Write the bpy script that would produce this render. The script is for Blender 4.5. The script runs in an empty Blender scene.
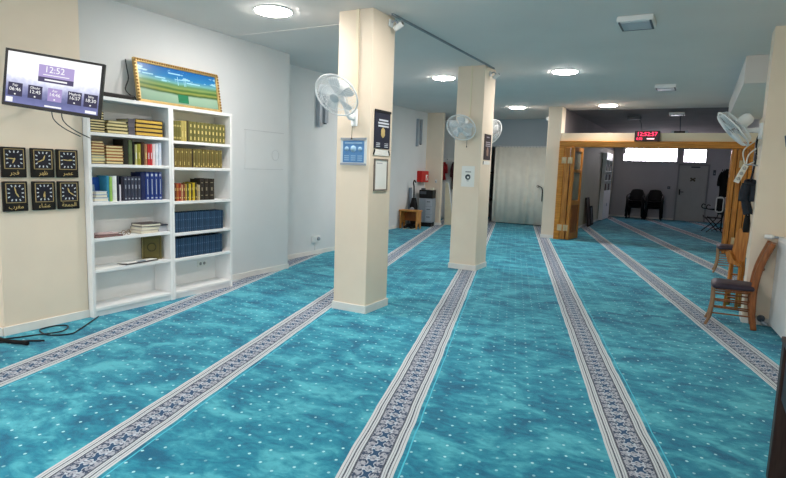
import bpy, bmesh, math, random
from mathutils import Vector, Matrix, Euler
random.seed(7)
PI = math.pi
R = math.radians
scene = bpy.context.scene
col = scene.collection
CEIL = 3.25

# ------------------------------------------------------------------ materials
def lin(c):
    out = []
    for v in c:
        v /= 255.0
        out.append(v / 12.92 if v <= 0.04045 else ((v + 0.055) / 1.055) ** 2.4)
    return out

_mats = {}
def mat(name, rgb, rough=0.6, var=0.06, scale=6.0, spec=0.3, metal=0.0, bump=0.0, bscale=120.0, alpha=1.0, stretch=None, rgb2=None):
    """procedural principled material: base colour broken up with noise, optional fine bump"""
    if name in _mats:
        return _mats[name]
    m = bpy.data.materials.new(name)
    m.use_nodes = True
    nt = m.node_tree
    b = nt.nodes['Principled BSDF']
    b.inputs['Roughness'].default_value = rough
    b.inputs['Metallic'].default_value = metal
    b.inputs['Specular IOR Level'].default_value = spec
    if alpha < 1:
        b.inputs['Alpha'].default_value = alpha
    tc = nt.nodes.new('ShaderNodeTexCoord')
    mp = nt.nodes.new('ShaderNodeMapping')
    mp.inputs['Scale'].default_value = stretch or (1, 1, 1)
    nz = nt.nodes.new('ShaderNodeTexNoise')
    nz.inputs['Scale'].default_value = scale
    nz.inputs['Detail'].default_value = 4
    nt.links.new(tc.outputs['Object'], mp.inputs['Vector'])
    nt.links.new(mp.outputs['Vector'], nz.inputs['Vector'])
    rp = nt.nodes.new('ShaderNodeValToRGB')
    c = lin(rgb)
    c2 = lin(rgb2) if rgb2 else None
    rp.color_ramp.elements[0].position = 0.3
    rp.color_ramp.elements[1].position = 0.7
    rp.color_ramp.elements[0].color = (*[max(0, v * (1 - var)) for v in c], 1)
    rp.color_ramp.elements[1].color = (*(c2 if c2 else [min(1, v * (1 + var)) for v in c]), 1)
    nt.links.new(nz.outputs['Fac'], rp.inputs['Fac'])
    nt.links.new(rp.outputs['Color'], b.inputs['Base Color'])
    if bump:
        n2 = nt.nodes.new('ShaderNodeTexNoise')
        n2.inputs['Scale'].default_value = bscale
        bp = nt.nodes.new('ShaderNodeBump')
        bp.inputs['Strength'].default_value = bump
        bp.inputs['Distance'].default_value = 0.002
        nt.links.new(tc.outputs['Object'], n2.inputs['Vector'])
        nt.links.new(n2.outputs['Fac'], bp.inputs['Height'])
        nt.links.new(bp.outputs['Normal'], b.inputs['Normal'])
    _mats[name] = m
    return m

def emit(name, rgb, strength):
    if name in _mats:
        return _mats[name]
    m = bpy.data.materials.new(name)
    m.use_nodes = True
    nt = m.node_tree
    nt.nodes.remove(nt.nodes['Principled BSDF'])
    e = nt.nodes.new('ShaderNodeEmission')
    e.inputs['Color'].default_value = (*lin(rgb), 1)
    e.inputs['Strength'].default_value = strength
    nt.links.new(e.outputs[0], nt.nodes['Material Output'].inputs['Surface'])
    _mats[name] = m
    return m

class X:
    """tiny expression builder on shader math nodes"""
    nt = None
    def __init__(s, v): s.v = v
    @staticmethod
    def op(name, *a):
        n = X.nt.nodes.new('ShaderNodeMath')
        n.operation = name
        for i, q in enumerate(a):
            q = q.v if isinstance(q, X) else q
            if isinstance(q, (int, float)):
                n.inputs[i].default_value = q
            else:
                X.nt.links.new(q, n.inputs[i])
        return X(n.outputs[0])
    def __add__(s, o): return X.op('ADD', s, o)
    __radd__ = __add__
    def __sub__(s, o): return X.op('SUBTRACT', s, o)
    def __rsub__(s, o): return X.op('SUBTRACT', o, s)
    def __mul__(s, o): return X.op('MULTIPLY', s, o)
    __rmul__ = __mul__
    def __truediv__(s, o): return X.op('DIVIDE', s, o)
    def lt(s, o): return X.op('LESS_THAN', s, o)
    def gt(s, o): return X.op('GREATER_THAN', s, o)
    def abs(s): return X.op('ABSOLUTE', s)
    def wrap(s, hi, lo): return X.op('WRAP', s, hi, lo)
    def fmod(s, m): return X.op('FLOORED_MODULO', s, m)
    def floor(s): return X.op('FLOOR', s)
    def max(s, o): return X.op('MAXIMUM', s, o)
    def min(s, o): return X.op('MINIMUM', s, o)
    def sqrt(s): return X.op('SQRT', s)
    def inv(s): return 1.0 - s

def band(u, a, b): return u.gt(a) * u.lt(b)

def carpet_material():
    m = bpy.data.materials.new('prayer_carpet')
    m.use_nodes = True
    nt = m.node_tree
    X.nt = nt
    b = nt.nodes['Principled BSDF']
    b.inputs['Roughness'].default_value = 0.95
    b.inputs['Specular IOR Level'].default_value = 0.1
    b.inputs['Sheen Weight'].default_value = 0.15
    b.inputs['Sheen Roughness'].default_value = 0.5
    g = nt.nodes.new('ShaderNodeNewGeometry')
    sp = nt.nodes.new('ShaderNodeSeparateXYZ')
    nt.links.new(g.outputs['Position'], sp.inputs[0])
    x, y = X(sp.outputs[0]), X(sp.outputs[1])
    def noise(scale, detail=3, vec=None, rough=0.5, dist=0.0):
        n = nt.nodes.new('ShaderNodeTexNoise')
        n.inputs['Scale'].default_value = scale
        n.inputs['Detail'].default_value = detail
        n.inputs['Roughness'].default_value = rough
        n.inputs['Distortion'].default_value = dist
        nt.links.new(vec if vec is not None else g.outputs['Position'], n.inputs['Vector'])
        return X(n.outputs['Fac'])
    st = R(-16.43)
    o = x * math.cos(st) - y * math.sin(st)
    s = x * math.sin(st) + y * math.cos(st)
    wob = (noise(2.5, 2) - 0.5) * 0.02
    P = 1.445
    u = (o + 0.68 + wob).wrap(P / 2, -P / 2)       # across one prayer row, 0 on the border's centre line
    a = u.abs()
    inside = a.lt(0.147)
    # line work of the border
    dark = band(a, .0715, .083) .max(band(a, .107, .116))
    mid = band(a, .094, .0975).max(band(a, .128, .132))
    white = band(a, .083, .094).max(band(a, .0975, .107)).max(band(a, .116, .128)).max(band(a, .132, .147))
    # the scroll motif between the lines
    per = 0.114
    k = (s / per).floor()
    par = k.fmod(2.0) * 2.0 - 1.0                   # +-1, alternates from motif to motif
    v = s - (k + 0.5) * per
    um = u * par
    def cross(sc):
        p, q = (u / (0.027 * sc)).abs(), (v / (0.040 * sc)).abs()
        d1 = (p - 1.15) * (p - 1.15) + q * q
        d2 = p * p + (q - 1.2) * (q - 1.2)
        return p.lt(1) * q.lt(1) * d1.gt(0.34) * d2.gt(0.34)
    navy = cross(1.0)
    halo = cross(1.32) * (1.0 - navy)
    def ring(cu, cv, r, w, side=None):
        dx, dy = um - cu, v - cv
        d = (dx * dx + dy * dy).sqrt()
        res = (d - r).abs().lt(w)
        if side == 'up': res = res * dy.gt(-0.004)
        if side == 'dn': res = res * dy.lt(0.004)
        return res
    curl = ring(.046, .004, .019, .0062, 'up').max(ring(-.046, -.004, .019, .0062, 'dn'))
    curl = curl.max(ring(.040, -.034, .004, .0055)).max(ring(-.040, .034, .004, .0055))
    curl = curl.max(ring(.064, .022, .003, .005)).max(ring(-.064, -.03, .003, .005))
    curl = curl * a.lt(.0715)
    fine = noise(260, 1)
    blot = noise(70, 1, None, .5, 0.6).gt(.565) * a.lt(.0715) * (1.0 - halo)
    # dots of the field, every second column shifted by half a step
    q = (u.fmod(P) - 0.19) / 0.0965
    kc = (q + 0.5).floor()
    du = (q - kc) * 0.0965
    sh = kc.fmod(2.0) * 0.0665
    ds = (s - 2.974 + sh).wrap(0.0665, -0.0665)
    dots = ((du / 0.0085) * (du / 0.0085) + (ds / 0.0095) * (ds / 0.0095)).lt(1.0)
    dots = dots * a.gt(0.175) * ((noise(2.6, 3) - 0.36) * 5.0).max(0.15).min(1.0)
    rim = band(u, .170, .179)                       # thin bright line on one side of each border
    rimband = band(u, .147, .170)
    # brushed pile of the field: soft clouds with a few sharper strokes
    mpn = nt.nodes.new('ShaderNodeMapping')
    mpn.inputs['Rotation'].default_value = (0, 0, R(-20))
    mpn.inputs['Scale'].default_value = (1.0, 1.55, 1.0)
    nt.links.new(g.outputs['Position'], mpn.inputs['Vector'])
    cl = noise(2.5, 8, mpn.outputs['Vector'], 0.62, 0.6) * 0.68 + noise(8.5, 5, mpn.outputs['Vector'], 0.65, 0.9) * 0.32
    pile = noise(420, 2)
    ramp = nt.nodes.new('ShaderNodeValToRGB')
    cr = ramp.color_ramp
    cr.elements[0].position = 0.38
    cr.elements[0].color = (*lin(CARPET[0]), 1)
    cr.elements[1].position = 0.61
    cr.elements[1].color = (*lin(CARPET[2]), 1)
    e = cr.elements.new(0.49)
    e.color = (*lin(CARPET[1]), 1)
    nt.links.new((cl + (pile - 0.5) * 0.10).v, ramp.inputs['Fac'])
    cur = ramp.outputs['Color']
    def over(mask, rgb, cur):
        n = nt.nodes.new('ShaderNodeMix')
        n.data_type = 'RGBA'
        nt.links.new(mask.v, n.inputs['Factor'])
        nt.links.new(cur, n.inputs['A'])
        n.inputs['B'].default_value = (*lin(rgb), 1)
        return n.outputs['Result']
    cur = over(dots, (176, 228, 236), cur)
    cur = over(rim, (75, 190, 215), cur)
    cur = over(inside, (170, 175, 188), cur)
    cur = over(white * inside, (202, 210, 216), cur)
    cur = over(mid * inside, (120, 125, 135), cur)
    cur = over((dark * inside) * fine.lt(.62), (58, 66, 84), cur)
    cur = over(blot * inside, (74, 88, 112), cur)
    cur = over(halo * inside, (192, 202, 214), cur)
    cur = over(curl * inside, (52, 70, 98), cur)
    cur = over(navy * inside, (30, 74, 112), cur)
    nt.links.new(cur, b.inputs['Base Color'])
    bp = nt.nodes.new('ShaderNodeBump')
    bp.inputs['Strength'].default_value = 0.35
    bp.inputs['Distance'].default_value = 0.006
    nt.links.new((pile + cl * 2.0).v, bp.inputs['Height'])
    nt.links.new(bp.outputs['Normal'], b.inputs['Normal'])
    return m

CARPET = ((6, 98, 132), (28, 135, 163), (82, 180, 198))

M = {}
M['wall'] = mat('white_wall_paint', (222, 224, 226), .7, .02, 2.0, bump=.05)
M['beige'] = mat('beige_wall_paint', (236, 220, 200), .55, .03, 2.5, bump=.05)
M['cream'] = mat('cream_wall_paint', (236, 224, 198), .6, .03, 2.5)
M['ceil'] = mat('ceiling_paint', (228, 221, 217), .8, .02, 1.5)
M['ceil2'] = mat('dark_upper_tone', (128, 118, 120), .85, .08, 1.5)
M['room2'] = mat('grey_wall_paint', (196, 194, 198), .75, .03, 2.0)
M['base'] = mat('white_baseboard', (232, 230, 226), .45, .03)
M['white'] = mat('white_laminate', (236, 236, 236), .4, .015, 3)
M['whitep'] = mat('white_plastic', (232, 233, 233), .4, .02)
M['hub'] = mat('fan_hub_plastic', (196, 202, 208), .35, .03)
M['fanw'] = mat('fan_white_plastic', (234, 236, 237), .35, .02)
M['blade'] = mat('fan_blade_plastic', (222, 228, 232), .3, .03, alpha=.78)
M['wire'] = mat('fan_cage_wire', (232, 235, 237), .35, .02)
M['black'] = mat('black_plastic', (18, 18, 20), .4, .1)
M['blackm'] = mat('black_matte', (16, 16, 18), .8, .15)
M['darkmetal'] = mat('dark_metal', (30, 30, 34), .45, .1, metal=.3)
M['grey'] = mat('grey_metal', (150, 158, 168), .45, .05)
M['greyd'] = mat('dark_grey_plastic', (80, 86, 94), .5, .05)
M['silver'] = mat('brushed_metal', (168, 176, 186), .35, .05, metal=.5)
M['wood'] = mat('honey_wood', (176, 106, 40), .4, .3, 3.0, stretch=(14, 14, 1.2), rgb2=(206, 138, 62))
M['woodx'] = mat('honey_wood_across', (194, 122, 40), .4, .2, 3.0, stretch=(1.2, 14, 14), rgb2=(216, 146, 58))
M['woodp'] = mat('brown_wood_panel', (140, 78, 32), .45, .3, 3.0, stretch=(12, 12, 1.2), rgb2=(166, 98, 44))
M['chairw'] = mat('red_brown_wood', (134, 76, 40), .4, .25, 4.0, stretch=(14, 14, 1.5), rgb2=(160, 98, 56))
M['chairg'] = mat('worn_wood', (140, 108, 80), .5, .2, 4.0, stretch=(14, 14, 1.5), rgb2=(162, 128, 98))
M['stool'] = mat('orange_wood', (190, 128, 62), .45, .2, 4.0, stretch=(10, 10, 1.5), rgb2=(206, 148, 82))
M['darkw'] = mat('dark_brown_wood', (52, 36, 32), .45, .3, 4.0, stretch=(14, 14, 1.5), rgb2=(66, 48, 42))
M['darkw2'] = mat('dark_grey_wood', (48, 52, 60), .5, .2, 4.0)
M['cushion'] = mat('dark_purple_leatherette', (58, 48, 60), .45, .12, 8)
M['gold'] = mat('gold_trim', (196, 166, 108), .35, .15, 20, metal=.4)
M['goldp'] = mat('gold_print', (206, 180, 120), .5, .1, 20)
M['paper'] = mat('white_paper', (236, 236, 232), .7, .02)
M['curtain'] = mat('cream_curtain_cloth', (250, 246, 234), .85, .04, 5)
M['carpet'] = carpet_material()
M['cable'] = mat('black_cable', (26, 32, 40), .5, .1)
M['cablew'] = mat('white_cable', (222, 218, 206), .5, .04)
M['trunk'] = mat('grey_cable_cover', (140, 148, 156), .6, .05)
M['red'] = mat('red_plastic', (200, 40, 34), .45, .08)

# ------------------------------------------------------------------ mesh helpers
def nb(): return bmesh.new()

def box(bm, x0, x1, y0, y1, z0, z1, mi=0, T=None):
    vs = [bm.verts.new(p) for p in ((x0, y0, z0), (x1, y0, z0), (x1, y1, z0), (x0, y1, z0), (x0, y0, z1), (x1, y0, z1), (x1, y1, z1), (x0, y1, z1))]
    if T is not None:
        for v in vs: v.co = T @ v.co
    for f in ((3, 2, 1, 0), (4, 5, 6, 7), (0, 1, 5, 4), (1, 2, 6, 5), (2, 3, 7, 6), (3, 0, 4, 7)):
        bm.faces.new([vs[i] for i in f]).material_index = mi
    return vs

def sweep(bm, pts, radii, seg=8, cap=True, squash=None):
    pts = [Vector(p) for p in pts]
    if isinstance(radii, (int, float)): radii = [radii] * len(pts)
    rings = []
    up = Vector((0, 0, 1))
    prev = None
    for i, p in enumerate(pts):
        d = (pts[min(i + 1, len(pts) - 1)] - pts[max(i - 1, 0)]).normalized()
        if prev is None:
            n = d.cross(up)
            if n.length < 1e-3: n = d.cross(Vector((1, 0, 0)))
        else:
            n = prev - d * prev.dot(d)
        n.normalize(); prev = n
        b = d.cross(n)
        rings.append([bm.verts.new(p + (n * math.cos(2 * PI * k / seg) + b * math.sin(2 * PI * k / seg) * (squash or 1)) * radii[i]) for k in range(seg)])
    for i in range(len(rings) - 1):
        for k in range(seg):
            f = bm.faces.new((rings[i][k], rings[i][(k + 1) % seg], rings[i + 1][(k + 1) % seg], rings[i + 1][k]))
            f.smooth = True
    if cap:
        bm.faces.new(rings[0][::-1]); bm.faces.new(rings[-1])

def smoothpts(pts, n=6, closed=False):
    """Catmull-Rom"""
    P = [Vector(p) for p in pts]
    out = []
    N = len(P)
    for i in range(N if closed else N - 1):
        if closed: a, b, c, d = P[i - 1], P[i], P[(i + 1) % N], P[(i + 2) % N]
        else: a, b, c, d = P[max(i - 1, 0)], P[i], P[i + 1], P[min(i + 2, N - 1)]
        for k in range(n):
            t = k / n
            out.append(0.5 * ((2 * b) + (c - a) * t + (2 * a - 5 * b + 4 * c - d) * t * t + (3 * b - a - 3 * c + d) * t ** 3))
    if not closed: out.append(P[-1])
    return out

def lathe(bm, prof, seg=32, T=None):
    """profile (r, z) round local Z"""
    rings = []
    for r, z in prof:
        if r < 1e-6:
            v = bm.verts.new((0, 0, z)); rings.append([v])
        else:
            rings.append([bm.verts.new((r * math.cos(2 * PI * k / seg), r * math.sin(2 * PI * k / seg), z)) for k in range(seg)])
    for A, B in zip(rings, rings[1:]):
        for k in range(seg):
            k2 = (k + 1) % seg
            if len(A) == 1 and len(B) == 1: continue
            if len(A) == 1: f = bm.faces.new((A[0], B[k], B[k2]))
            elif len(B) == 1: f = bm.faces.new((A[k2], A[k], B[0]))
            else: f = bm.faces.new((A[k], B[k], B[k2], A[k2])) if False else bm.faces.new((A[k2], A[k], B[k], B[k2]))
            f.smooth = True
    if T is not None:
        for rg in rings:
            for v in rg: v.co = T @ v.co

def torus(bm, R0, r, T=None, seg=40, rs=6, arc=2 * PI):
    pts = []
    for k in range(seg):
        a = arc * k / seg
        ring = []
        for j in range(rs):
            b = 2 * PI * j / rs
            v = bm.verts.new(((R0 + r * math.cos(b)) * math.cos(a), (R0 + r * math.cos(b)) * math.sin(a), r * math.sin(b)))
            if T is not None: v.co = T @ v.co
            ring.append(v)
        pts.append(ring)
    for k in range(seg):
        for j in range(rs):
            f = bm.faces.new((pts[k][j], pts[(k + 1) % seg][j], pts[(k + 1) % seg][(j + 1) % rs], pts[k][(j + 1) % rs]))
            f.smooth = True

def prism(bm, poly, axis, a0, a1, mi=0):
    """extrude a polygon: axis 'x','y','z'"""
    def mk(p, q, a):
        return {'x': (a, p, q), 'y': (p, a, q), 'z': (p, q, a)}[axis]
    A = [bm.verts.new(mk(p, q, a0)) for p, q in poly]
    B = [bm.verts.new(mk(p, q, a1)) for p, q in poly]
    n = len(poly)
    bm.faces.new(A).material_index = mi
    bm.faces.new(B[::-1]).material_index = mi
    for i in range(n):
        bm.faces.new((A[i], B[i], B[(i + 1) % n], A[(i + 1) % n])).material_index = mi

def obj(name, bm, m, parent=None, loc=None, rot=None, bevel=0, sub=0):
    bmesh.ops.recalc_face_normals(bm, faces=bm.faces)
    me = bpy.data.meshes.new(name)
    bm.to_mesh(me); bm.free()
    for q in (m if isinstance(m, (list, tuple)) else [m]): me.materials.append(q)
    o = bpy.data.objects.new(name, me)
    col.objects.link(o)
    if parent is not None: o.parent = parent
    if loc is not None: o.location = loc
    if rot is not None: o.rotation_euler = rot
    if bevel:
        md = o.modifiers.new('edge', 'BEVEL'); md.width = bevel; md.segments = 2; md.limit_method = 'ANGLE'
    if sub:
        md = o.modifiers.new('smooth', 'SUBSURF'); md.levels = sub; md.render_levels = sub
    return o

def bx(name, m, x0, x1, y0, y1, z0, z1, parent=None, bevel=0, rot=None, loc=None):
    b = nb(); box(b, x0, x1, y0, y1, z0, z1)
    return obj(name, b, m, parent, loc, rot, bevel)

def thing(name, label, cat, loc=(0, 0, 0), rot=(0, 0, 0), group=None):
    o = bpy.data.objects.new(name, None)
    o.empty_display_size = .1
    col.objects.link(o)
    o.location = loc
    o.rotation_euler = rot if isinstance(rot, (tuple, list, Euler)) else (0, 0, rot)
    return tag(o, label, cat, group)

def tag(o, label, cat, group=None):
    o['label'] = label; o['category'] = cat
    if group: o['group'] = group
    return o

def struct(o):
    o['kind'] = 'structure'
    return o

def text(name, body, size, m, parent, loc, rot=(PI / 2, 0, 0), depth=.001, align='CENTER'):
    c = bpy.data.curves.new(name, 'FONT')
    c.body = body; c.size = size; c.align_x = align; c.align_y = 'CENTER'; c.extrude = depth
    c.resolution_u = 3
    t = bpy.data.objects.new(name + '_tmp', c)
    col.objects.link(t)
    bpy.context.view_layer.update()
    me = bpy.data.meshes.new_from_object(t.evaluated_get(bpy.context.evaluated_depsgraph_get()))
    bpy.data.objects.remove(t)
    me.name = name
    me.materials.clear(); me.materials.append(m)
    o = bpy.data.objects.new(name, me)
    col.objects.link(o)
    o.parent = parent; o.location = loc; o.rotation_euler = rot
    return o

def copy_tree(o, parent=None):
    c = o.copy(); col.objects.link(c)
    c.parent = parent
    for ch in list(o.children): copy_tree(ch, c)
    return c

ORD = ['first', 'second', 'third', 'fourth', 'fifth', 'sixth', 'seventh', 'eighth', 'ninth', 'tenth', 'eleventh', 'twelfth', 'thirteenth', 'fourteenth', 'fifteenth', 'sixteenth', 'seventeenth', 'eighteenth', 'nineteenth', 'twentieth', 'twenty-first', 'twenty-second', 'twenty-third', 'twenty-fourth']

# ------------------------------------------------------------------ the room
def wallbox(name, m, *b): return struct(bx(name, m, *b))
b = nb(); box(b, -8.2, 4, -4, 24.6, -.1, 0)
struct(obj('floor', b, M['carpet']))
wallbox('ceiling', M['ceil'], -8.2, 4, -4, 15.05, CEIL, CEIL + .1)
wallbox('ceiling_left', M['ceil'], -8.2, -3.25, 15.05, 24.6, CEIL, CEIL + .1)
wallbox('ceiling_back', M['ceil2'], -3.25, 4, 15.05, 24.6, CEIL, CEIL + .1)  # darker colour on the ceiling beyond the header
wallbox('wall_left_near', M['beige'], -6.2, -5.9, -4, 2.6, 0, CEIL)
wallbox('wall_left_pier', M['beige'], -6.2, -5.33, 2.6, 3.384, 0, CEIL)
wallbox('wall_left', M['wall'], -6.4, -5.55, 3.375, 6.78, 0, CEIL)
wallbox('wall_left_middle', M['wall'], -6.4, -6.08, 6.78, 10.2, 0, CEIL)
wallbox('wall_left_jog', M['wall'], -7.4, -6.4, 10.0, 10.2, 0, CEIL)
wallbox('wall_left_far', M['wall'], -7.4, -7.15, 10.2, 15.0, 0, CEIL)
wallbox('wall_left_corner', M['beige'], -7.9, -6.64, 15.0, 15.12, 0, CEIL)
wallbox('wall_left_alcove', M['wall'], -7.9, -7.7, 15.12, 17.25, 0, CEIL)
wallbox('wall_back_alcove', M['wall'], -7.9, -6.1, 17.25, 17.4, 0, CEIL)
wallbox('wall_back_lintel', mat('blue_grey_wall_paint', (176, 186, 194), .75, .02, 2), -6.1, -3.15, 17.25, 17.4, 2.42, CEIL)
wallbox('wall_storage_back', M['room2'], -7.9, -3.25, 19.4, 19.5, 0, CEIL)
wallbox('wall_storage_left', M['room2'], -7.9, -7.8, 17.4, 19.4, 0, CEIL)
wallbox('wall_middle', mat('olive_grey_paint', (186, 178, 158), .7, .04, 2), -3.25, -3.13, 14.56, 24.1, 0, 2.61)
wallbox('wall_middle_upper', M['ceil2'], -3.25, -3.13, 14.56, 24.1, 2.61, CEIL)  # top of the wall coloured dark, its unlit look put into the colour
wallbox('wall_far', M['room2'], -3.25, 1.2, 24.1, 24.3, 0, CEIL)
wallbox('wall_right_far', M['room2'], .98, 1.2, 14.3, 24.1, 0, CEIL)
wallbox('wall_right', M['cream'], .98, 1.2, 7.75, 14.3, 0, CEIL)
wallbox('wall_right_near', M['cream'], 1.2, 1.4, -4, 7.38, 0, CEIL)
wallbox('wall_right_pier', M['beige'], .555, 1.4, 7.38, 7.75, 0, CEIL)
wallbox('wall_front', M['wall'], -6.2, 1.4, -4.1, -4, 0, CEIL)
wallbox('wall_header', M['cream'], -3.1, .98, 14.16, 14.3, 2.42, 2.61)

def baseboard(name, pts, h=.075, t=.014):
    """white skirting running along a floor polyline; thickness to the right of travel"""
    b = nb()
    for (x0, y0), (x1, y1) in zip(pts, pts[1:]):
        d = Vector((x1 - x0, y1 - y0, 0)); L = d.length; d.normalize()
        n = Vector((d.y, -d.x, 0))
        T = Matrix.Translation((x0, y0, 0)) @ Matrix(((d.x, n.x, 0, 0), (d.y, n.y, 0, 0), (0, 0, 1, 0), (0, 0, 0, 1)))
        box(b, -t if False else 0, L, 0, t, 0, h, T=T)
    return struct(obj(name, b, M['base'], bevel=.003))
baseboard('baseboard_left_pier', [(-5.9, 2.586), (-5.33, 2.586)], .08)
baseboard('baseboard_left_pier_side', [(-5.33, 2.586), (-5.33, 3.388)], .08)
baseboard('baseboard_left', [(-5.55, 5.33), (-5.55, 6.794)])
baseboard('baseboard_left_middle', [(-6.08, 6.78), (-6.08, 10.2)])
baseboard('baseboard_left_far', [(-7.15, 10.2), (-7.15, 14.986)])
baseboard('baseboard_left_corner', [(-7.15, 15.0), (-6.626, 15.0), (-6.626, 15.12)])
baseboard('baseboard_far', [(-3.13, 24.1), (-.82, 24.1)], .06)
baseboard('baseboard_middle', [(-3.13, 14.6), (-3.13, 24.08)], .07)
baseboard('baseboard_right_pier', [(.555, 7.75), (.555, 7.366), (1.2, 7.366)], .08)

# ---- pillars with skirting (free-standing, full height)
def pillar(name, x0, x1, y0, y1):
    p = struct(bx(name, M['beige'], x0, x1, y0, y1, 0, CEIL, bevel=.006))
    b = nb()
    t, h = .013, .085
    box(b, x0 - t, x1 + t, y0 - t, y0, 0, h); box(b, x0 - t, x1 + t, y1, y1 + t, 0, h)
    box(b, x0 - t, x0, y0, y1, 0, h); box(b, x1, x1 + t, y0, y1, 0, h)
    obj('skirting', b, M['base'], p)
    return p
pillar('pillar', -3.55, -3.125, 5.155, 5.635)
pillar('pillar', -3.545, -3.09, 8.50, 9.01)
pillar('pillar', -3.44, -3.11, 14.16, 14.56)
# flat conduit strips up the pillars and along the ceiling
def strip(label, *bb): return tag(bx('cable_trunking', M['cream'], *bb), label, 'cable cover')
strip('narrow cream cable trunking running up the nearest pillar above its fan', -3.325, -3.295, 5.142, 5.155, 2.14, CEIL)
strip('narrow cream cable trunking running up the second pillar above its fan', -3.32, -3.295, 8.487, 8.50, 2.40, CEIL)
tag(bx('cable_trunking', M['ceil'], -5.55, -3.545, 5.585, 5.61, CEIL - .006, CEIL), 'thin white cable trunking across the ceiling from left wall to nearest pillar', 'cable cover')
tag(bx('cable_trunking', M['trunk'], -3.06, -3.035, 5.42, 8.78, CEIL - .02, CEIL), 'dark cable run along the ceiling between the two pillar tops', 'cable cover')

# ------------------------------------------------------------------ folding doors, header
st_ = nb()
box(st_, -3.11, .93, 14.08, 14.32, 2.275, 2.42)
box(st_, -3.11, -2.975, 14.08, 14.32, 0, 2.275)
box(st_, .86, .93, 14.08, 14.32, 0, 2.275)
struct(obj('trim_1', st_, M['woodx'], bevel=.008))
M['glass'] = mat('smoky_glass', (150, 146, 128), .15, .08, 3, spec=.5, alpha=.85)
def door_leaf(root, x0, x1, y0=14.06, y1=14.62, swing=0):
    z0, z1 = .015, 2.265
    f = nb()
    s = .075
    box(f, x0, x1, y0, y0 + s, z0, z1); box(f, x0, x1, y1 - s, y1, z0, z1)
    for a, c in ((z0, .17), (.86, .98), (1.66, 1.73), (2.17, z1)):
        box(f, x0, x1, y0 + s, y1 - s, a, c)
    lf = obj('door_leaf', f, M['wood'], root, bevel=.008)
    if swing:
        P0 = Matrix.Translation((x0, y0, 0))
        lf.matrix_basis = P0 @ Matrix.Rotation(R(swing), 4, 'Z') @ P0.inverted()
    xm = (x0 + x1) / 2
    p = nb(); box(p, x0 + .012, x1 - .012, y0 + s, y1 - s, .17, .86)
    box(p, x0 + .004, x1 - .004, y0 + s + .06, y1 - s - .06, .25, .78)
    obj('wood_panel', p, M['woodp'], lf, bevel=.006)
    for a, c in ((.98, 1.66), (1.73, 2.17)):
        g = nb(); box(g, xm - .004, xm + .004, y0 + s, y1 - s, a, c)
        obj('glass_pane', g, M['glass'], lf)
    return lf
def hinge(root, x, z):
    h = nb()
    box(h, x - .055, x - .006, 14.05, 14.062, z - .075, z + .075); box(h, x + .006, x + .055, 14.05, 14.062, z - .075, z + .075)
    sweep(h, [(x, 14.05, z - .075), (x, 14.05, z + .075)], .008, 8)
    obj('hinge', h, mat('dull_brass', (196, 176, 140), .45, .1, metal=.2), root)
d1 = struct(bpy.data.objects.new('door_1', None)); col.objects.link(d1)
door_leaf(d1, -2.965, -2.835); door_leaf(d1, -2.815, -2.735, swing=-9, y1=14.72)
for x in (-2.97, -2.825):
    for z in (.30, 1.95): hinge(d1, x, z)
d2 = struct(bpy.data.objects.new('door_2', None)); col.objects.link(d2)
door_leaf(d2, .53, .625); door_leaf(d2, .64, .735); door_leaf(d2, .75, .845)
for z in (.30, 1.95): hinge(d2, .742, z)

# far metal door and high windows
d3 = struct(bx('door_3', mat('grey_metal_door', (186, 186, 184), .5, .03), -.735, .20, 24.06, 24.10, .01, 2.09, bevel=.004))
fr = nb()
box(fr, -.80, -.74, 24.04, 24.1, 0, 2.16); box(fr, .205, .265, 24.04, 24.1, 0, 2.16); box(fr, -.74, .205, 24.04, 24.1, 2.1, 2.16)
obj('door_frame', fr, mat('dull_door_frame', (150, 150, 152), .5, .04), d3)
hd = nb(); box(hd, -.70, -.655, 24.04, 24.06, .98, 1.2)
sweep(hd, [(-.68, 24.05, 1.10), (-.68, 23.99, 1.10), (-.54, 23.99, 1.10)], .013, 8)
obj('door_handle', hd, M['black'], d3)
sg = nb(); T = Matrix.Translation((-.27, 24.052, 1.58))
for a in (R(35), R(-35)):
    box(sg, -.1, .1, -.006, .006, -.028, .028, T=T @ Matrix.Rotation(a, 4, 'Y'))
obj('door_emblem', sg, mat('dark_emblem', (92, 84, 66), .5), d3)
cl = nb(); box(cl, -.36, -.06, 24.02, 24.06, 2.02, 2.07)
obj('door_closer', cl, M['greyd'], d3)
def window(name, x0, x1, z0, z1, nb_bars):
    f = nb(); t = .07
    box(f, x0 - t, x1 + t, 24.02, 24.1, z1, z1 + t); box(f, x0 - t, x1 + t, 24.02, 24.1, z0 - t, z0)
    box(f, x0 - t, x0, 24.02, 24.1, z0, z1); box(f, x1, x1 + t, 24.02, 24.1, z0, z1)
    w = struct(obj(name, f, mat('window_frame_paint', (188, 186, 192), .5, .03)))
    bx('window_pane', emit('daylit_frosted_glass', (246, 240, 250), 8.5), x0, x1, 24.08, 24.095, z0, z1, w)
    br = nb()
    for k in range(nb_bars):
        x = x0 + (x1 - x0) * (k + .5) / nb_bars
        box(br, x - .008, x + .008, 24.045, 24.06, z0, z1)
    obj('window_bars', br, mat('pale_bars', (206, 196, 206), .5), w)
window('window_1', -2.76, -.88, 2.24, 2.72, 13)
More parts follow.
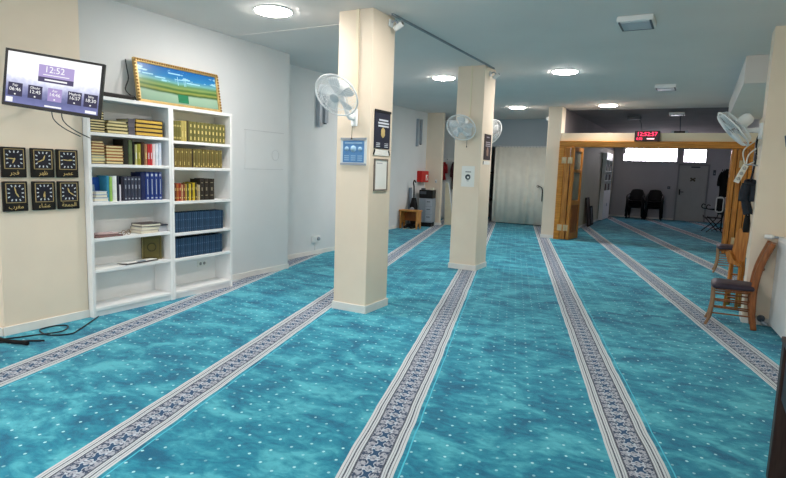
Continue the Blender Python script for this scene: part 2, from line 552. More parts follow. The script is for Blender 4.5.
def fill_pane(name, x0, x1, z0, z1):  # glowing panes added behind the camera as fill light, never in view
    f = nb(); t = .06
    for a in ((x0 - t, x1 + t, z1, z1 + t), (x0 - t, x1 + t, z0 - t, z0), (x0 - t, x0, z0, z1), (x1, x1 + t, z0, z1), ((x0 + x1) / 2 - .03, (x0 + x1) / 2 + .03, z0, z1)):
        box(f, a[0], a[1], -4, -3.94, a[2], a[3])
    w = struct(obj(name, f, M['white']))
    bx('window_pane', emit('fill_pane_glow', (254, 249, 247), FILL), x0, x1, -3.99, -3.98, z0, z1, w)
FILL = 4.2
fill_pane('fill_pane_3', -5.6, -3.5, .9, 2.7); fill_pane('fill_pane_4', -3.2, -1.1, .9, 2.7)
window('window_2', -.64, .09, 2.24, 2.70, 5)

# ------------------------------------------------------------------ ceiling lights
LS = 86
def ceiling_light(x, y, label):
    t = thing('ceiling_light', label, 'ceiling light', (x, y, CEIL), group='round white ceiling lights')
    f = nb(); lathe(f, [(.196, 0), (.206, 0), (.206, -.012), (.196, -.012), (.196, 0)], 40)
    obj('rim', f, M['whitep'], t)
    d = nb(); lathe(d, [(0, -.030), (.15, -.029), (.18, -.024), (.193, -.014), (.195, -.006), (0, -.004)], 40)
    obj('diffuser', d, emit('lamp_diffuser', (255, 249, 243), LS), t)
ceiling_light(-4.2, 4.85, 'glowing round ceiling light nearest the left wall, in front of the nearest pillar')
ceiling_light(-4.19, 9.4, 'glowing round ceiling light just left of the second pillar')
ceiling_light(-2.07, 9.4, 'glowing round ceiling light right of the second pillar, nearest on that side')
ceiling_light(-4.23, 14.1, 'small glowing round ceiling light above the curtain, left of the cream wall')
ceiling_light(-2.06, 14.1, 'glowing round ceiling light just in front of the wooden doorway header')
ceiling_light(-4.2, .3, 'round ceiling light over the near left end of the room')
ceiling_light(-2.07, 4.8, 'round ceiling light right of the nearest pillar, above the upper frame edge')
ceiling_light(-2.07, .3, 'round ceiling light over the near middle of the room')

def emergency(x, y, label, s=1.0):
    t = thing('emergency_light', label, 'emergency light', (x, y, CEIL), group='rectangular emergency lights')
    h = nb(); w, d = .175 * s, .2 * s
    box(h, -w, w, -d, d, -.055, 0); obj('housing', h, M['whitep'], t, bevel=.008)
    l = nb(); box(l, -w + .035, w - .035, -d + .04, d - .03, -.063, -.055); obj('lens', l, mat('grey_lens', (176, 188, 196), .3, .03), t)
    f = nb()
    box(f, -w + .015, -w + .035, -d + .02, d - .01, -.064, -.055); box(f, w - .035, w - .015, -d + .02, d - .01, -.064, -.055)
    box(f, -w + .035, w - .035, d - .03, d - .01, -.064, -.055)
    obj('lens_seal', f, M['greyd'], t)
emergency(-.745, 6.60, 'rectangular white emergency light on the ceiling nearest the camera')
emergency(-.70, 11.4, 'rectangular white emergency light midway along the ceiling')
emergency(-.68, 16.1, 'rectangular white emergency light on the dark ceiling beyond the doorway')
# ceiling hook + dark bar hanging behind the header
t = thing('projector_mount', 'dark bar hanging on a thin rod from the dark ceiling behind the header', 'ceiling mount', (-.62, 16.6, CEIL))
b = nb(); sweep(b, [(0, 0, 0), (0.03, .02, -.42)], .012, 8); obj('rod', b, M['greyd'], t)
b = nb(); box(b, -.16, .2, -.05, .05, -.50, -.42); obj('bar', b, M['black'], t, bevel=.01)
for x in (-.17, .15):
    b = nb(); box(b, x, x + .06, -.06, .06, -.51, -.41); obj('bar_end', b, M['grey'], t)
t = thing('ceiling_box', 'small grey box on the dark ceiling above the digital clock', 'ceiling box', (-1.75, 16.8, CEIL))
b = nb(); box(b, -.17, .17, -.12, .12, -.09, 0); obj('case', b, M['greyd'], t, bevel=.01)
b = nb(); sweep(b, smoothpts([(.12, 0, -.09), (.3, -1.2, -.3), (.45, -2.45, -.62)], 6), .006, 6); obj('cable', b, M['cable'], t)
# soffit box along the right wall
b = nb(); box(b, .385, .98, 8.95, 14.16, 2.89, CEIL)
struct(obj('trim_2', b, M['ceil'], bevel=.004))

# ------------------------------------------------------------------ wall fans
def wall_fan(label, mount, centre, normal, r=.225, roll=0.0):
    """mount: point on the wall/pillar; centre: middle of the cage; normal: where it blows"""
    n = Vector(normal).normalized()
    Q = n.to_track_quat('Z', 'Y').to_matrix().to_4x4()
    T = Matrix.Translation(Vector(centre) - Vector(mount)) @ Q @ Matrix.Rotation(roll, 4, 'Z')
    t = thing('wall_fan', label, 'fan', mount, group='white wall fans')
    b = nb()
    torus(b, r, .0085, T, 48, 8)
    torus(b, r * .62, .003, T @ Matrix.Translation((0, 0, .045)), 40, 5)
    for k in range(64):
        a = 2 * PI * k / 64
        pts = [(r * math.cos(a), r * math.sin(a), 0), (r * .92 * math.cos(a), r * .92 * math.sin(a), .032), (r * .6 * math.cos(a + .08), r * .6 * math.sin(a + .08), .047), (.05 * math.cos(a + .2), .05 * math.sin(a + .2), .054)]
        sweep(b, [T @ Vector(p) for p in pts], .0016, 4, cap=False)
    obj('front_cage', b, M['wire'], t)
    b = nb()
    for k in range(48):
        a = 2 * PI * k / 48
        pts = [(r * math.cos(a), r * math.sin(a), 0), (r * .85 * math.cos(a), r * .85 * math.sin(a), -.06), (.06 * math.cos(a), .06 * math.sin(a), -.085)]
        sweep(b, [T @ Vector(p) for p in pts], .0016, 4, cap=False)
    torus(b, r * .85, .003, T @ Matrix.Translation((0, 0, -.06)), 40, 5)
    obj('rear_cage', b, M['wire'], t)
    b = nb(); lathe(b, [(0, .066), (.03, .064), (.05, .056), (.055, .046), (0, .046)], 24, T); obj('hub_cap', b, M['hub'], t)
    for k in range(5):
        b = nb(); a0 = 2 * PI * k / 5
        grid = []
        for i in range(7):
            rr = .03 + (r * .86 - .03) * i / 6
            w = .34 + .5 * math.sin(PI * (.15 + .75 * i / 6)) * .9
            row = []
            for j in range(5):
                a = a0 + (j / 4 - .5) * w + .22 * i / 6
                zz = (-.03 + .035 * (j / 4)) * (0.9)
                row.append([b.verts.new(T @ Vector((rr * math.cos(a), rr * math.sin(a), zz + dz))) for dz in (0, .003)])
            grid.append(row)
        for side in (0, 1):
            for i in range(6):
                for j in range(4):
                    f = b.faces.new((grid[i][j][side], grid[i][j + 1][side], grid[i + 1][j + 1][side], grid[i + 1][j][side])); f.smooth = True
        for i in range(6):
            for j in (0, 4): b.faces.new((grid[i][j][0], grid[i + 1][j][0], grid[i + 1][j][1], grid[i][j][1]))
        for j in range(4):
            for i in (0, 6): b.faces.new((grid[i][j][0], grid[i][j + 1][0], grid[i][j + 1][1], grid[i][j][1]))
        obj('blade', b, M['blade'], t)
    b = nb(); lathe(b, [(0, -.22), (.045, -.22), (.066, -.19), (.07, -.10), (.06, -.07), (0, -.07)], 28, T); obj('motor_housing', b, M['fanw'], t)
    mot = T @ Vector((0, 0, -.16))
    b = nb()
    out = (mot - Vector((0, 0, 0)))
    flat = Vector((out.x, out.y, 0)); flat.normalize()
    sweep(b, smoothpts([Vector((0, 0, 0)) + flat * .02, flat * .09 + Vector((0, 0, .0)), Vector((mot.x, mot.y, mot.z - .11)), Vector((mot.x, mot.y, mot.z - .03))], 5), [.03] * 5 + [.026] * 6 + [.024] * 5, 10)
    obj('arm', b, M['fanw'], t)
    # plate against the wall
    b = nb(); side = flat.cross(Vector((0, 0, 1)))
    F = Matrix(((side.x, flat.x, 0, 0), (side.y, flat.y, 0, 0), (0, 0, 1, 0), (0, 0, 0, 1)))
    box(b, -.045, .045, 0, .03, -.10, .08, T=F)
    obj('wall_plate', b, M['fanw'], t, bevel=.008)
    b = nb(); sweep(b, [F @ Vector((.02, .028, -.10)), F @ Vector((.022, .032, -.22))], .003, 6); sweep(b, [F @ Vector((.022, .032, -.22)), F @ Vector((.022, .032, -.24))], .008, 8)
    obj('pull_cord', b, M['black'], t)
    return t
wall_fan('white caged wall fan on the nearest pillar, tilted down', (-3.31, 5.155, 2.14), (-3.37, 4.87, 2.33), (.02, -.77, -.62), .24)
wall_fan('white caged wall fan on the front of the second pillar', (-3.30, 8.50, 2.22), (-3.335, 8.22, 2.27), (.05, -.78, -.62), .23)
wall_fan('white wall fan half hidden behind the second pillar', (-3.3, 9.01, 2.18), (-3.22, 9.29, 2.28), (.35, .8, -.3), .225)
wall_fan('white wall fan on the right beige pier, angled down to the left', (.555, 7.56, 2.17), (.27, 7.52, 2.18), (-.74, -.1, -.66), .24)

# ------------------------------------------------------------------ cameras on pillars, sensors
def cctv(label, loc, rz):
    t = thing('security_camera', label, 'camera', loc, rz); t.scale = (.75, .75, .75)
    b = nb(); box(b, -.05, .05, -.03, 0, -.05, .05); obj('bracket', b, M['whitep'], t, bevel=.006)
    b = nb(); sweep(b, smoothpts([(0, -.03, .01), (.0, -.09, .03), (.02, -.12, -.01)], 4), .014, 8); obj('arm', b, M['grey'], t)
    b = nb(); T = Matrix.Translation((.02, -.13, -.05)) @ Matrix.Rotation(R(60), 4, 'X')
    lathe(b, [(0, -.07), (.036, -.07), (.042, -.05), (.042, .07), (.03, .075), (0, .075)], 18, T); obj('camera_body', b, M['whitep'], t)
    b = nb(); lathe(b, [(0, .074), (.026, .074), (.026, .082), (0, .084)], 16, T); obj('lens', b, M['black'], t)
cctv('small white security camera at the top of the nearest pillar', (-3.12, 5.5, 3.17), PI / 2)
cctv('small white security camera at the top of the second pillar', (-3.09, 8.72, 3.15), PI / 2)
tag(bx('wall_sensor', M['whitep'], -3.50, -3.44, 14.2, 14.28, 2.93, 3.0, bevel=.006), 'tiny white sensor box high on the cream pier beside the wooden doors', 'sensor')

# ------------------------------------------------------------------ posters on the pillars
M['pblue'] = mat('blue_print', (84, 132, 182), .45, .12, 10)
M['pblue2'] = mat('pale_blue_print', (150, 186, 214), .45, .05, 10)
M['pnavy'] = mat('navy_print', (34, 38, 58), .45, .08, 10)
M['pwhite'] = mat('white_print', (214, 220, 228), .5, .02)
M['acry'] = mat('clear_sleeve', (214, 222, 226), .25, .03)
t = thing('wall_poster', 'blue poster with round icons in a pale sleeve on the nearest pillar', 'poster', (-3.325, 5.155, 1.77))
b = nb(); box(b, -.165, .165, -.006, 0, -.145, .15); obj('sleeve', b, M['acry'], t)
b = nb(); box(b, -.135, .135, -.009, -.006, -.115, .12); obj('print', b, M['pblue'], t)
for z in (.128, -.145):
    b = nb(); box(b, -.165, .165, -.014, -.006, z, z + .022); obj('holder_bar', b, M['grey'], t)
b = nb()
for x, rr in ((-.085, .026), (0, .036), (.085, .024)):
    lathe(b, [(0, .0), (rr, .0), (rr, .002), (0, .002)], 20, Matrix.Translation((x, -.009, .03)) @ Matrix.Rotation(PI / 2, 4, 'X'))
box(b, -.11, .11, -.0105, -.009, .085, .10)
for x in (-.085, 0, .085):
    for k in range(3): box(b, x - .03, x + .03, -.0105, -.009, -.05 - k * .022, -.04 - k * .022)
obj('icons', b, M['pblue2'], t)
t = thing('wall_poster', 'tall navy poster with gold emblem on the right face of the nearest pillar', 'poster', (-3.12, 5.40, 2.02), PI / 2)
b = nb(); box(b, -.17, .17, -.006, 0, -.205, .205); obj('print', b, M['pnavy'], t)
b = nb(); box(b, -.175, .175, -.013, -.006, .185, .21); obj('top_bar', b, M['darkmetal'], t)
for k, w in enumerate((.10, .12, .115)):
    b = nb(); box(b, -w + .02, w + .02, -.008, -.006, .095 - k * .032, .113 - k * .032); obj('text_line', b, M['pwhite'], t)
for x in (-.09, .09):
    for k in range(3):
        b = nb(); box(b, x - .04, x + .04, -.008, -.006, -.15 - k * .018, -.143 - k * .018); obj('text_line', b, M['pwhite'], t)
b = nb(); T = Matrix.Translation((.01, -.008, -.03)) @ Matrix.Rotation(PI / 2, 4, 'X')
prof = [(.042 * (1 + .1 * math.cos(6 * a)) * math.sin(a), .055 * (1 + .05 * math.cos(6 * a)) * math.cos(a)) for a in [2 * PI * k / 24 for k in range(24)]]
prism(b, [(p + .01, q - .03) for p, q in prof], 'y', -.009, -.006); obj('emblem', b, M['goldp'], t)
t = thing('paper_strip', 'small white paper strip taped under the navy poster on the nearest pillar', 'notice', (-3.12, 5.40, 1.775), PI / 2)
b = nb(); box(b, -.16, .16, -.004, 0, -.035, .03); obj('paper', b, M['paper'], t)
b = nb()
for s in (-1, 1): box(b, -.012, .012, -.006, -.004, -.03, .03, T=Matrix.Translation((s * .165, 0, -.0)) @ Matrix.Rotation(R(-25 * s), 4, 'Y'))
obj('tape', b, M['black'], t)
t = thing('framed_notice', 'white framed document below the navy poster on the nearest pillar', 'notice', (-3.12, 5.39, 1.53), PI / 2)
b = nb(); box(b, -.14, .14, -.006, 0, -.17, .17); obj('document', b, M['paper'], t)
b = nb()
for a in ((-.145, .145, .16, .175), (-.145, .145, -.175, -.16), (-.145, -.13, -.16, .16), (.13, .145, -.16, .16)): box(b, a[0], a[1], -.014, -.0, a[2], a[3])
obj('frame', b, mat('grey_brown_frame', (120, 112, 104), .5), t)
b = nb(); box(b, -.09, .03, -.0075, -.006, .12, .132); obj('lettering', b, mat('pale_grey_print', (190, 190, 194), .6), t)
t = thing('wall_notice', 'white paper notice with a dark round logo on the second pillar', 'notice', (-3.29, 8.50, 1.52))
b = nb(); box(b, -.11, .11, -.004, 0, -.165, .165); obj('paper', b, M['paper'], t)
b = nb(); T = Matrix.Translation((0, -.004, -.01)) @ Matrix.Rotation(PI / 2, 4, 'X')
lathe(b, [(0, 0), (.045, 0), (.045, .002), (0, .002)], 24, T); obj('logo', b, mat('dark_grey_print', (70, 76, 84), .6), t)
b = nb(); box(b, -.012, .022, -.0075, -.006, -.03, .0); obj('logo_mark', b, M['paper'], t)
b = nb(); box(b, -.02, .02, -.0055, -.004, -.075, -.066); obj('text_line', b, mat('grey_print', (120, 124, 130), .6), t)
b = nb(); box(b, -.045, .05, -.0055, -.004, .065, .08); obj('text_line', b, mat('grey_print', (120, 124, 130), .6), t)
t = thing('wall_poster', 'narrow black poster with pale figure on the right face of the second pillar', 'poster', (-3.09, 8.78, 2.0), PI / 2)
b = nb(); box(b, -.16, .16, -.006, 0, -.205, .205); obj('print', b, mat('black_print', (46, 38, 44), .45, .1), t)
for x0, x1, z in ((-.1, .12, .07), (-.1, .12, .04), (-.1, .12, .01), (-.06, .06, .15)):
    b = nb(); box(b, x0, x1, -.008, -.006, z, z + .015); obj('text_line', b, mat('pale_print', (170, 166, 176), .5), t)
b = nb(); prism(b, [(-.035, -.14), (.04, -.14), (.05, -.06), (.02, 0), (-.02, 0), (-.05, -.06)], 'y', -.009, -.006); obj('figure', b, mat('tan_print', (150, 122, 108), .5), t)
t = thing('paper_strip', 'small white paper strip under the black poster on the second pillar', 'notice', (-3.09, 8.77, 1.75), PI / 2)
b = nb(); box(b, -.15, .15, -.004, 0, -.03, .025); obj('paper', b, M['paper'], t)
b = nb(); box(b, -.165, -.145, -.006, -.002, -.03, .03); obj('tape', b, M['black'], t)
t = thing('wall_sign', 'grey-blue tilted sign on the right pier at the frame edge', 'sign', (.86, 7.38, 2.05), (0, R(20), 0))
b = nb(); prism(b, [(-.12, 0), (-.06, .10), (.06, .10), (.12, 0), (.06, -.10), (-.06, -.10)], 'y', -.012, 0); obj('plate', b, mat('grey_blue_print', (92, 100, 116), .5), t)
b = nb(); prism(b, [(-.07, 0), (-.03, .06), (.03, .06), (.07, 0), (.03, -.06), (-.03, -.06)], 'y', -.015, -.012); obj('symbol', b, mat('blue_grey_print', (60, 66, 84), .5), t)

# ------------------------------------------------------------------ television
TVW, TVH = .80, .485
t = thing('television', 'black-framed television on a wall arm showing prayer times', 'television', (-4.68, 2.745, 2.19), (0, R(6.75), R(37.5)))
t.scale = (.925, .925, .925)
b = nb(); box(b, -TVW / 2, TVW / 2, 0, .035, -TVH / 2, TVH / 2); box(b, -.25, .25, .035, .07, -.18, .12)
box(b, -TVW / 2, TVW / 2, -.008, 0, TVH / 2 - .02, TVH / 2); box(b, -TVW / 2, TVW / 2, -.008, 0, -TVH / 2, -TVH / 2 + .03)
box(b, -TVW / 2, -TVW / 2 + .02, -.008, 0, -TVH / 2 + .03, TVH / 2 - .02); box(b, TVW / 2 - .02, TVW / 2, -.008, 0, -TVH / 2 + .03, TVH / 2 - .02)
obj('case', b, M['black'], t)
SX0, SX1, SZ0, SZ1 = -TVW / 2 + .02, TVW / 2 - .02, -TVH / 2 + .03, TVH / 2 - .02
def screen_mat():
    m = bpy.data.materials.new('lit_screen'); m.use_nodes = True
    nt = m.node_tree; nt.nodes.remove(nt.nodes['Principled BSDF'])
    e = nt.nodes.new('ShaderNodeEmission'); e.inputs['Strength'].default_value = .84
    tc = nt.nodes.new('ShaderNodeTexCoord'); sp = nt.nodes.new('ShaderNodeSeparateXYZ')
    nt.links.new(tc.outputs['Object'], sp.inputs[0])
    nz = nt.nodes.new('ShaderNodeTexNoise'); nz.inputs['Scale'].default_value = 22; nz.inputs['Detail'].default_value = 5
    nt.links.new(tc.outputs['Object'], nz.inputs['Vector'])
    X.nt = nt
    z = X(sp.outputs[2]); x = X(sp.outputs[0])
    h = (z + .22) / .42 + (X(nz.outputs['Fac']) - .5) * .22 - (x.abs() - .15) * .15
    rp = nt.nodes.new('ShaderNodeValToRGB'); cr = rp.color_ramp
    cr.elements[0].position = .02; cr.elements[0].color = (*lin((120, 124, 170)), 1)
    cr.elements[1].position = .75; cr.elements[1].color = (*lin((250, 250, 252)), 1)
    for p, c in ((.18, (104, 108, 150)), (.34, (150, 152, 188)), (.46, (205, 208, 232)), (.56, (240, 242, 250))):
        q = cr.elements.new(p); q.color = (*lin(c), 1)
    nt.links.new(h.v, rp.inputs['Fac']); nt.links.new(rp.outputs['Color'], e.inputs['Color'])
    nt.links.new(e.outputs[0], nt.nodes['Material Output'].inputs['Surface'])
    return m
scr = bx('screen', screen_mat(), SX0, SX1, -.002, 0, SZ0, SZ1, t)
lav = emit('screen_lavender', (190, 174, 224), .68); dk = emit('screen_dark_box', (76, 74, 96), .66); wh = emit('screen_white', (255, 255, 255), .75); gr = emit('screen_grey_bar', (96, 90, 120), .66)
pu = emit('screen_purple', (182, 164, 216), .68)
def sq(m, u0, u1, v0, v1, name, d=.003):
    w, h = SX1 - SX0, SZ1 - SZ0
    return bx(name, m, SX0 + u0 * w, SX0 + u1 * w, -d - .001, -.002, SZ1 - v1 * h, SZ1 - v0 * h, scr)
def st(body, u, v, s):
    w, h = SX1 - SX0, SZ1 - SZ0
    text('screen_text', body, s, wh, scr, (SX0 + u * w, -.0046, SZ1 - v * h), depth=.0004)
sq(lav, .33, .71, .16, .40, 'title_panel'); st('12:52', .50, .25, .075)
sq(gr, .33, .71, .40, .50, 'title_bar'); sq(wh, .40, .64, .435, .465, 'title_line', .004); sq(wh, .38, .66, .345, .36, 'title_rule', .004)
for u, nm, tm, m in ((.10, 'Fajr', '06:46', dk), (.31, 'Dhuhr', '12:45', dk), (.52, 'Asr', '14:46', pu), (.735, 'Maghrib', '16:57', dk), (.91, 'Isha', '18:30', dk)):
    sq(m, u - .075, u + .075, .60, .86, 'time_box'); st(nm, u, .65, .030); st(tm, u, .73, .042); sq(wh, u - .008, u + .008, .81, .835, 'box_dot', .004)
sq(wh, .01, .08, .89, .985, 'corner_code', .004)
sq(wh, .86, .98, .93, .985, 'corner_badge', .004); sq(wh, .42, .60, .955, .985, 'bottom_line', .004)
b = nb()
Ti = (Matrix.Translation((-4.68, 2.745, 2.19)) @ Euler((0, R(6.75), R(37.5))).to_matrix().to_4x4() @ Matrix.Scale(.925, 4)).inverted()
for p0, p1 in (((-5.33, 3.16, 2.19), (-5.02, 3.14, 2.19)), ((-5.02, 3.14, 2.19), (-4.73, 2.80, 2.19))):
    sweep(b, [Ti @ Vector(p0), Ti @ Vector(p1)], .02, 8)
box(b, -5.33, -5.315, 3.10, 3.22, 2.09, 2.29, T=Ti)
obj('wall_arm', b, M['darkmetal'], t)
b = nb()
for x in (-.02, .06):
    sweep(b, smoothpts([(x, .04, -.20), (x + .02, .05, -.30), (x + .10, .10, -.37), (x + .2, .2, -.42)], 6), .005, 6)
obj('hanging_cables', b, M['cable'], t)

# ------------------------------------------------------------------ six prayer clocks
M['clockblk'] = mat('clock_black', (26, 24, 24), .35, .1)
M['clockface'] = mat('clock_face', (34, 34, 46), .35, .05)
M['clockline'] = mat('clock_gold_line', (168, 148, 104), .4, .1)
M['hand'] = mat('clock_hand', (214, 190, 128), .4, .05)
AR = {'Fajr': '\ufeae\ufea0\ufed4\ufedf\ufe8d', 'Dhuhr': '\ufeae\ufee7\ufec8\ufedf\ufe8d', 'Asr': '\ufeae\ufebc\ufecc\ufedf\ufe8d', 'Maghrib': '\ufe8f\ufeae\ufed0\ufee4\ufedf\ufe8d', 'Isha': '\ufe80\ufe8e\ufeb8\ufecc\ufedf\ufe8d', 'Jumua': '\ufe94\ufecc\ufee4\ufea0\ufedf\ufe8d'}
AR.update({'Fajr': '\ufeae\ufea0\ufed3', 'Dhuhr': '\ufeae\ufeec\ufec7', 'Asr': '\ufeae\ufebc\ufecb', 'Maghrib': '\ufe8f\ufeae\ufed0\ufee3', 'Isha': '\ufe80\ufe8e\ufeb8\ufecb'})
def prayer_clock(y, z, key, hr, mn, label):
    t = thing('prayer_clock', label, 'clock', (-5.33, y, z), PI / 2, 'black prayer time clocks on the beige wall')
    w, h = .104, .133
    b = nb(); box(b, -w, w, -.025, 0, -h, h); obj('case', b, M['clockblk'], t, bevel=.006)
    b = nb(); box(b, -.076, .076, -.028, -.025, -.052, .112); obj('dial', b, M['clockface'], t)
    b = nb()
    f0, f1, g0, g1 = -.082, .082, -.058, .118
    for a in ((f0, f1, g1 - .006, g1), (f0, f1, g0, g0 + .006), (f0, f0 + .006, g0, g1), (f1 - .006, f1, g0, g1)): box(b, a[0], a[1], -.031, -.025, a[2], a[3])
    obj('dial_frame', b, M['clockline'], t)
    c = Vector((0, -.028, .03))
    for k in range(12):
        a = PI / 6 * k
        s = 1 / max(abs(math.sin(a)), abs(math.cos(a)))
        p = Vector((math.sin(a) * .058 * s, 0, math.cos(a) * .062 * s))
        T = Matrix.Translation(c + p) @ Matrix.Rotation(a, 4, 'Y')
        b = nb(); box(b, -.0045, .0045, -.003, 0, -.009, .009, T=T); obj('hour_mark', b, M['pwhite'], t)
    for nm, a, L, wd in (('hour_hand', (hr % 12 + mn / 60) * PI / 6, .042, .0065), ('minute_hand', mn * PI / 30, .058, .005)):
        b = nb(); T = Matrix.Translation(c + Vector((0, -.004, 0))) @ Matrix.Rotation(a, 4, 'Y')
        prism(b, [(-wd * .5, -.008), (wd * .5, -.008), (wd, L * .45), (wd * .3, L), (-wd * .3, L), (-wd, L * .45)], 'y', -.003, 0)
        for v in b.verts: v.co = T @ v.co
        obj(nm, b, M['hand'], t)
    text('clock_title', AR[key], .052, M['goldp'], t, (0, -.0265, -.092), depth=.0012)
Y3, Z2 = (2.735, 2.982, 3.212), (1.545, 1.245)
prayer_clock(Y3[0], Z2[0], 'Fajr', 6, 46, 'black prayer clock, upper left of six, hands near quarter to seven')
prayer_clock(Y3[1], Z2[0], 'Dhuhr', 12, 41, 'black prayer clock, upper middle of six, long hand toward lower left')
prayer_clock(Y3[2], Z2[0], 'Asr', 2, 46, 'black prayer clock, upper right of six, hands spread almost level')
prayer_clock(Y3[0], Z2[1], 'Maghrib', 4, 58, 'black prayer clock, lower left of six, long hand up and short hand lower right')
prayer_clock(Y3[1], Z2[1], 'Isha', 6, 30, 'black prayer clock, lower middle of six, both hands pointing straight down')
prayer_clock(Y3[2], Z2[1], 'Jumua', 11, 21, 'black prayer clock, lower right of six, nearest the bookcase, hands up and lower right')

# ------------------------------------------------------------------ bookcases
XF, XB = -5.26, -5.545
def bookcase(label, y0, y1, tops):
    t = thing('bookcase', label, 'bookcase', (XF, (y0 + y1) / 2, 0), group='tall white bookcases')
    hw = (y1 - y0) / 2; d = XB - XF
    for s in (-1, 1):
        b = nb(); box(b, d, 0, s * hw - (.032 if s > 0 else 0), s * hw + (.032 if s < 0 else 0), 0, 2.22); obj('side_panel', b, M['white'], t, bevel=.002)
    b = nb(); box(b, d, d + .008, -hw + .032, hw - .032, .03, 2.19); obj('back_panel', b, M['white'], t)
    b = nb(); box(b, d + .008, 0, -hw + .032, hw - .032, 2.185, 2.22); obj('top_panel', b, M['white'], t)
    b = nb(); box(b, d + .02, -.02, -hw + .032, hw - .032, 0, .06); obj('plinth', b, M['white'], t)
    for z in tops:
        b = nb(); box(b, d + .008, -.002, -hw + .032, hw - .032, z - .032, z); obj('shelf', b, M['white'], t, bevel=.002)
    return t
LT = (.092, .485, .805, 1.17, 1.55, 1.86)
RT = (.092, .475, .775, 1.145, 1.535, 1.835)
bookcase('left white bookcase, next to the beige wall and clocks', 3.39, 4.372, LT)
rb = bookcase('right white bookcase, holding two rows of blue volumes', 4.374, 5.31, RT)
b = nb(); box(b, XB + .008 - XF, XB + .016 - XF, -.03 + .16, .13 + .16, .27, .35); o = obj('wall_socket_plate', b, M['paper'], rb, bevel=.003)
b = nb()
for y in (.18, .24): lathe(b, [(0, 0), (.02, 0), (.02, .003), (0, .003)], 16, Matrix.Translation((XB + .016 - XF, y, .31)) @ Matrix.Rotation(PI / 2, 4, 'Y'))
obj('socket_holes', b, mat('mid_grey_plastic', (150, 152, 154), .5), o)

bookmats = {}
def bm_(rgb):
    k = 'book_%02x%02x%02x' % tuple(rgb)
    names = 'book cloth'
    if rgb not in bookmats: bookmats[rgb] = mat('%s %d' % (names, len(bookmats)), rgb, .5, .12, 14)
    return bookmats[rgb]
M['pages'] = mat('book_pages', (226, 212, 160), .7, .1, 60, stretch=(1, 1, 6))
M['pagesw'] = mat('white_book_pages', (230, 224, 204), .7, .06, 60, stretch=(1, 1, 6))
M['emb'] = mat('spine_gilding', (208, 190, 120), .4, .15, 30)
M['embw'] = mat('spine_silver', (176, 184, 200), .45, .1, 30)

def upright(y, w, h, z, rgb, label, bands=None, bm_mat=None, group=None, depth=.17, xf=-5.30, lean=0, name='book'):
    """a standing book, spine to the room; y is its left edge"""
    t = thing(name, label, 'book', (xf, y + w / 2, z), (R(lean), 0, 0), group)
    b = nb(); w2 = w / 2 - .0006
    c = .0025
    box(b, -depth, -.004, -w2, -w2 + c, 0, h); box(b, -depth, -.004, w2 - c, w2, 0, h)
    # rounded spine
    n = 6
    poly = [(-.006, -w2)] + [(-.006 + .008 * math.sin(PI * k / n), -w2 * math.cos(PI * k / n)) for k in range(1, n)] + [(-.006, w2)]
    prism(b, poly, 'z', 0, h)
    obj('cover', b, bm_(rgb), t)
    b = nb(); box(b, -depth + .005, -.006, -w2 + c, w2 - c, .004, h - .004); obj('page_block', b, M['pages'], t)
    for z0, z1, f in bands or ():
        b = nb(); prism(b, [(p * 1.0 + .0009, q * f) for p, q in poly], 'z', h * z0, h * z1)
        obj('spine_band', b, bm_mat or M['emb'], t)
    return t

def flatbook(yc, xc, z, wy, dx, th, rgb, label, pages='pages', group=None, rz=0, spine='back'):
    """a lying book; wy along the shelf, dx into the shelf; fore-edge or spine to the room"""
    t = thing('book', label, 'book', (xc, yc, z), (0, 0, R(rz)), group)
    b = nb(); c = min(.0075, th * .25)
    box(b, -dx / 2, dx / 2, -wy / 2, wy / 2, 0, c); box(b, -dx / 2, dx / 2, -wy / 2, wy / 2, th - c, th)
    if spine == 'back': box(b, -dx / 2, -dx / 2 + .004, -wy / 2, wy / 2, c, th - c)
    elif spine == 'right': box(b, -dx / 2, dx / 2, wy / 2 - .004, wy / 2, c, th - c)
    else: box(b, dx / 2 - .004, dx / 2, -wy / 2, wy / 2, c, th - c)
    obj('cover', b, bm_(rgb), t)
    b = nb(); box(b, -dx / 2 + .005, dx / 2 - (.003 if spine != 'front' else .005), -wy / 2 + .003, wy / 2 - .005, c, th - c)
    obj('page_block', b, M[pages], t)
    return t

# --- right bookcase
Z = RT[5]
y = 4.412
for k in range(6):
    w = .0225; upright(y, w, .225 - .002 * (k % 2), Z, (118, 112, 58), '%s thin olive volume from the left, top shelf of the right bookcase' % ORD[k], [(.12, .2, .8), (.72, .8, .8)], group='thin olive volumes'); y += w
for k in range(2):
    w = .040; upright(y, w, .235, Z, (176, 160, 92), '%s thick pale gold volume on the top shelf of the right bookcase' % ('left' if k == 0 else 'right'), [(.2, .5, .6)], group='pale gold volumes'); y += w
w = .03; upright(y, w, .24, Z, (70, 62, 36), 'dark olive volume between gold and green sets, top shelf of right bookcase'); y += w
for k in range(10):
    w = .0575; upright(y, w, .238, Z, (104, 100, 52), '%s green gilt volume from the left, top shelf of the right bookcase' % ORD[k], [(.10, .26, .55), (.42, .58, .6), (.72, .86, .55)], group='green gilt set'); y += w
Z = RT[4]
y = 4.415
for k in range(9):
    w = .0315; upright(y, w, .222, Z, (118, 102, 54), '%s gold-brown volume from the left, second shelf of the right bookcase' % ORD[k], [(.12, .30, .5)] if k % 2 == 1 else [(.75, .85, .7)], group='gold-brown volumes'); y += w
w = .018; upright(y, w, .222, Z, (40, 30, 22), 'slim near-black book in the gold rows, second shelf of right bookcase'); y += w
for k in range(13):
    w = .0355; upright(y, w, .222 - .004 * (k % 3 == 1), Z, ((116, 102, 54), (104, 94, 50))[k % 2], '%s olive gilt volume right of the slim black book, second shelf of right bookcase' % ORD[k], [(.10, .26, .55), (.80, .88, .7)] if k % 2 == 0 else [(.05, .12, .6)], group='olive gilt volumes'); y += w
Z = RT[3]
y = 4.41
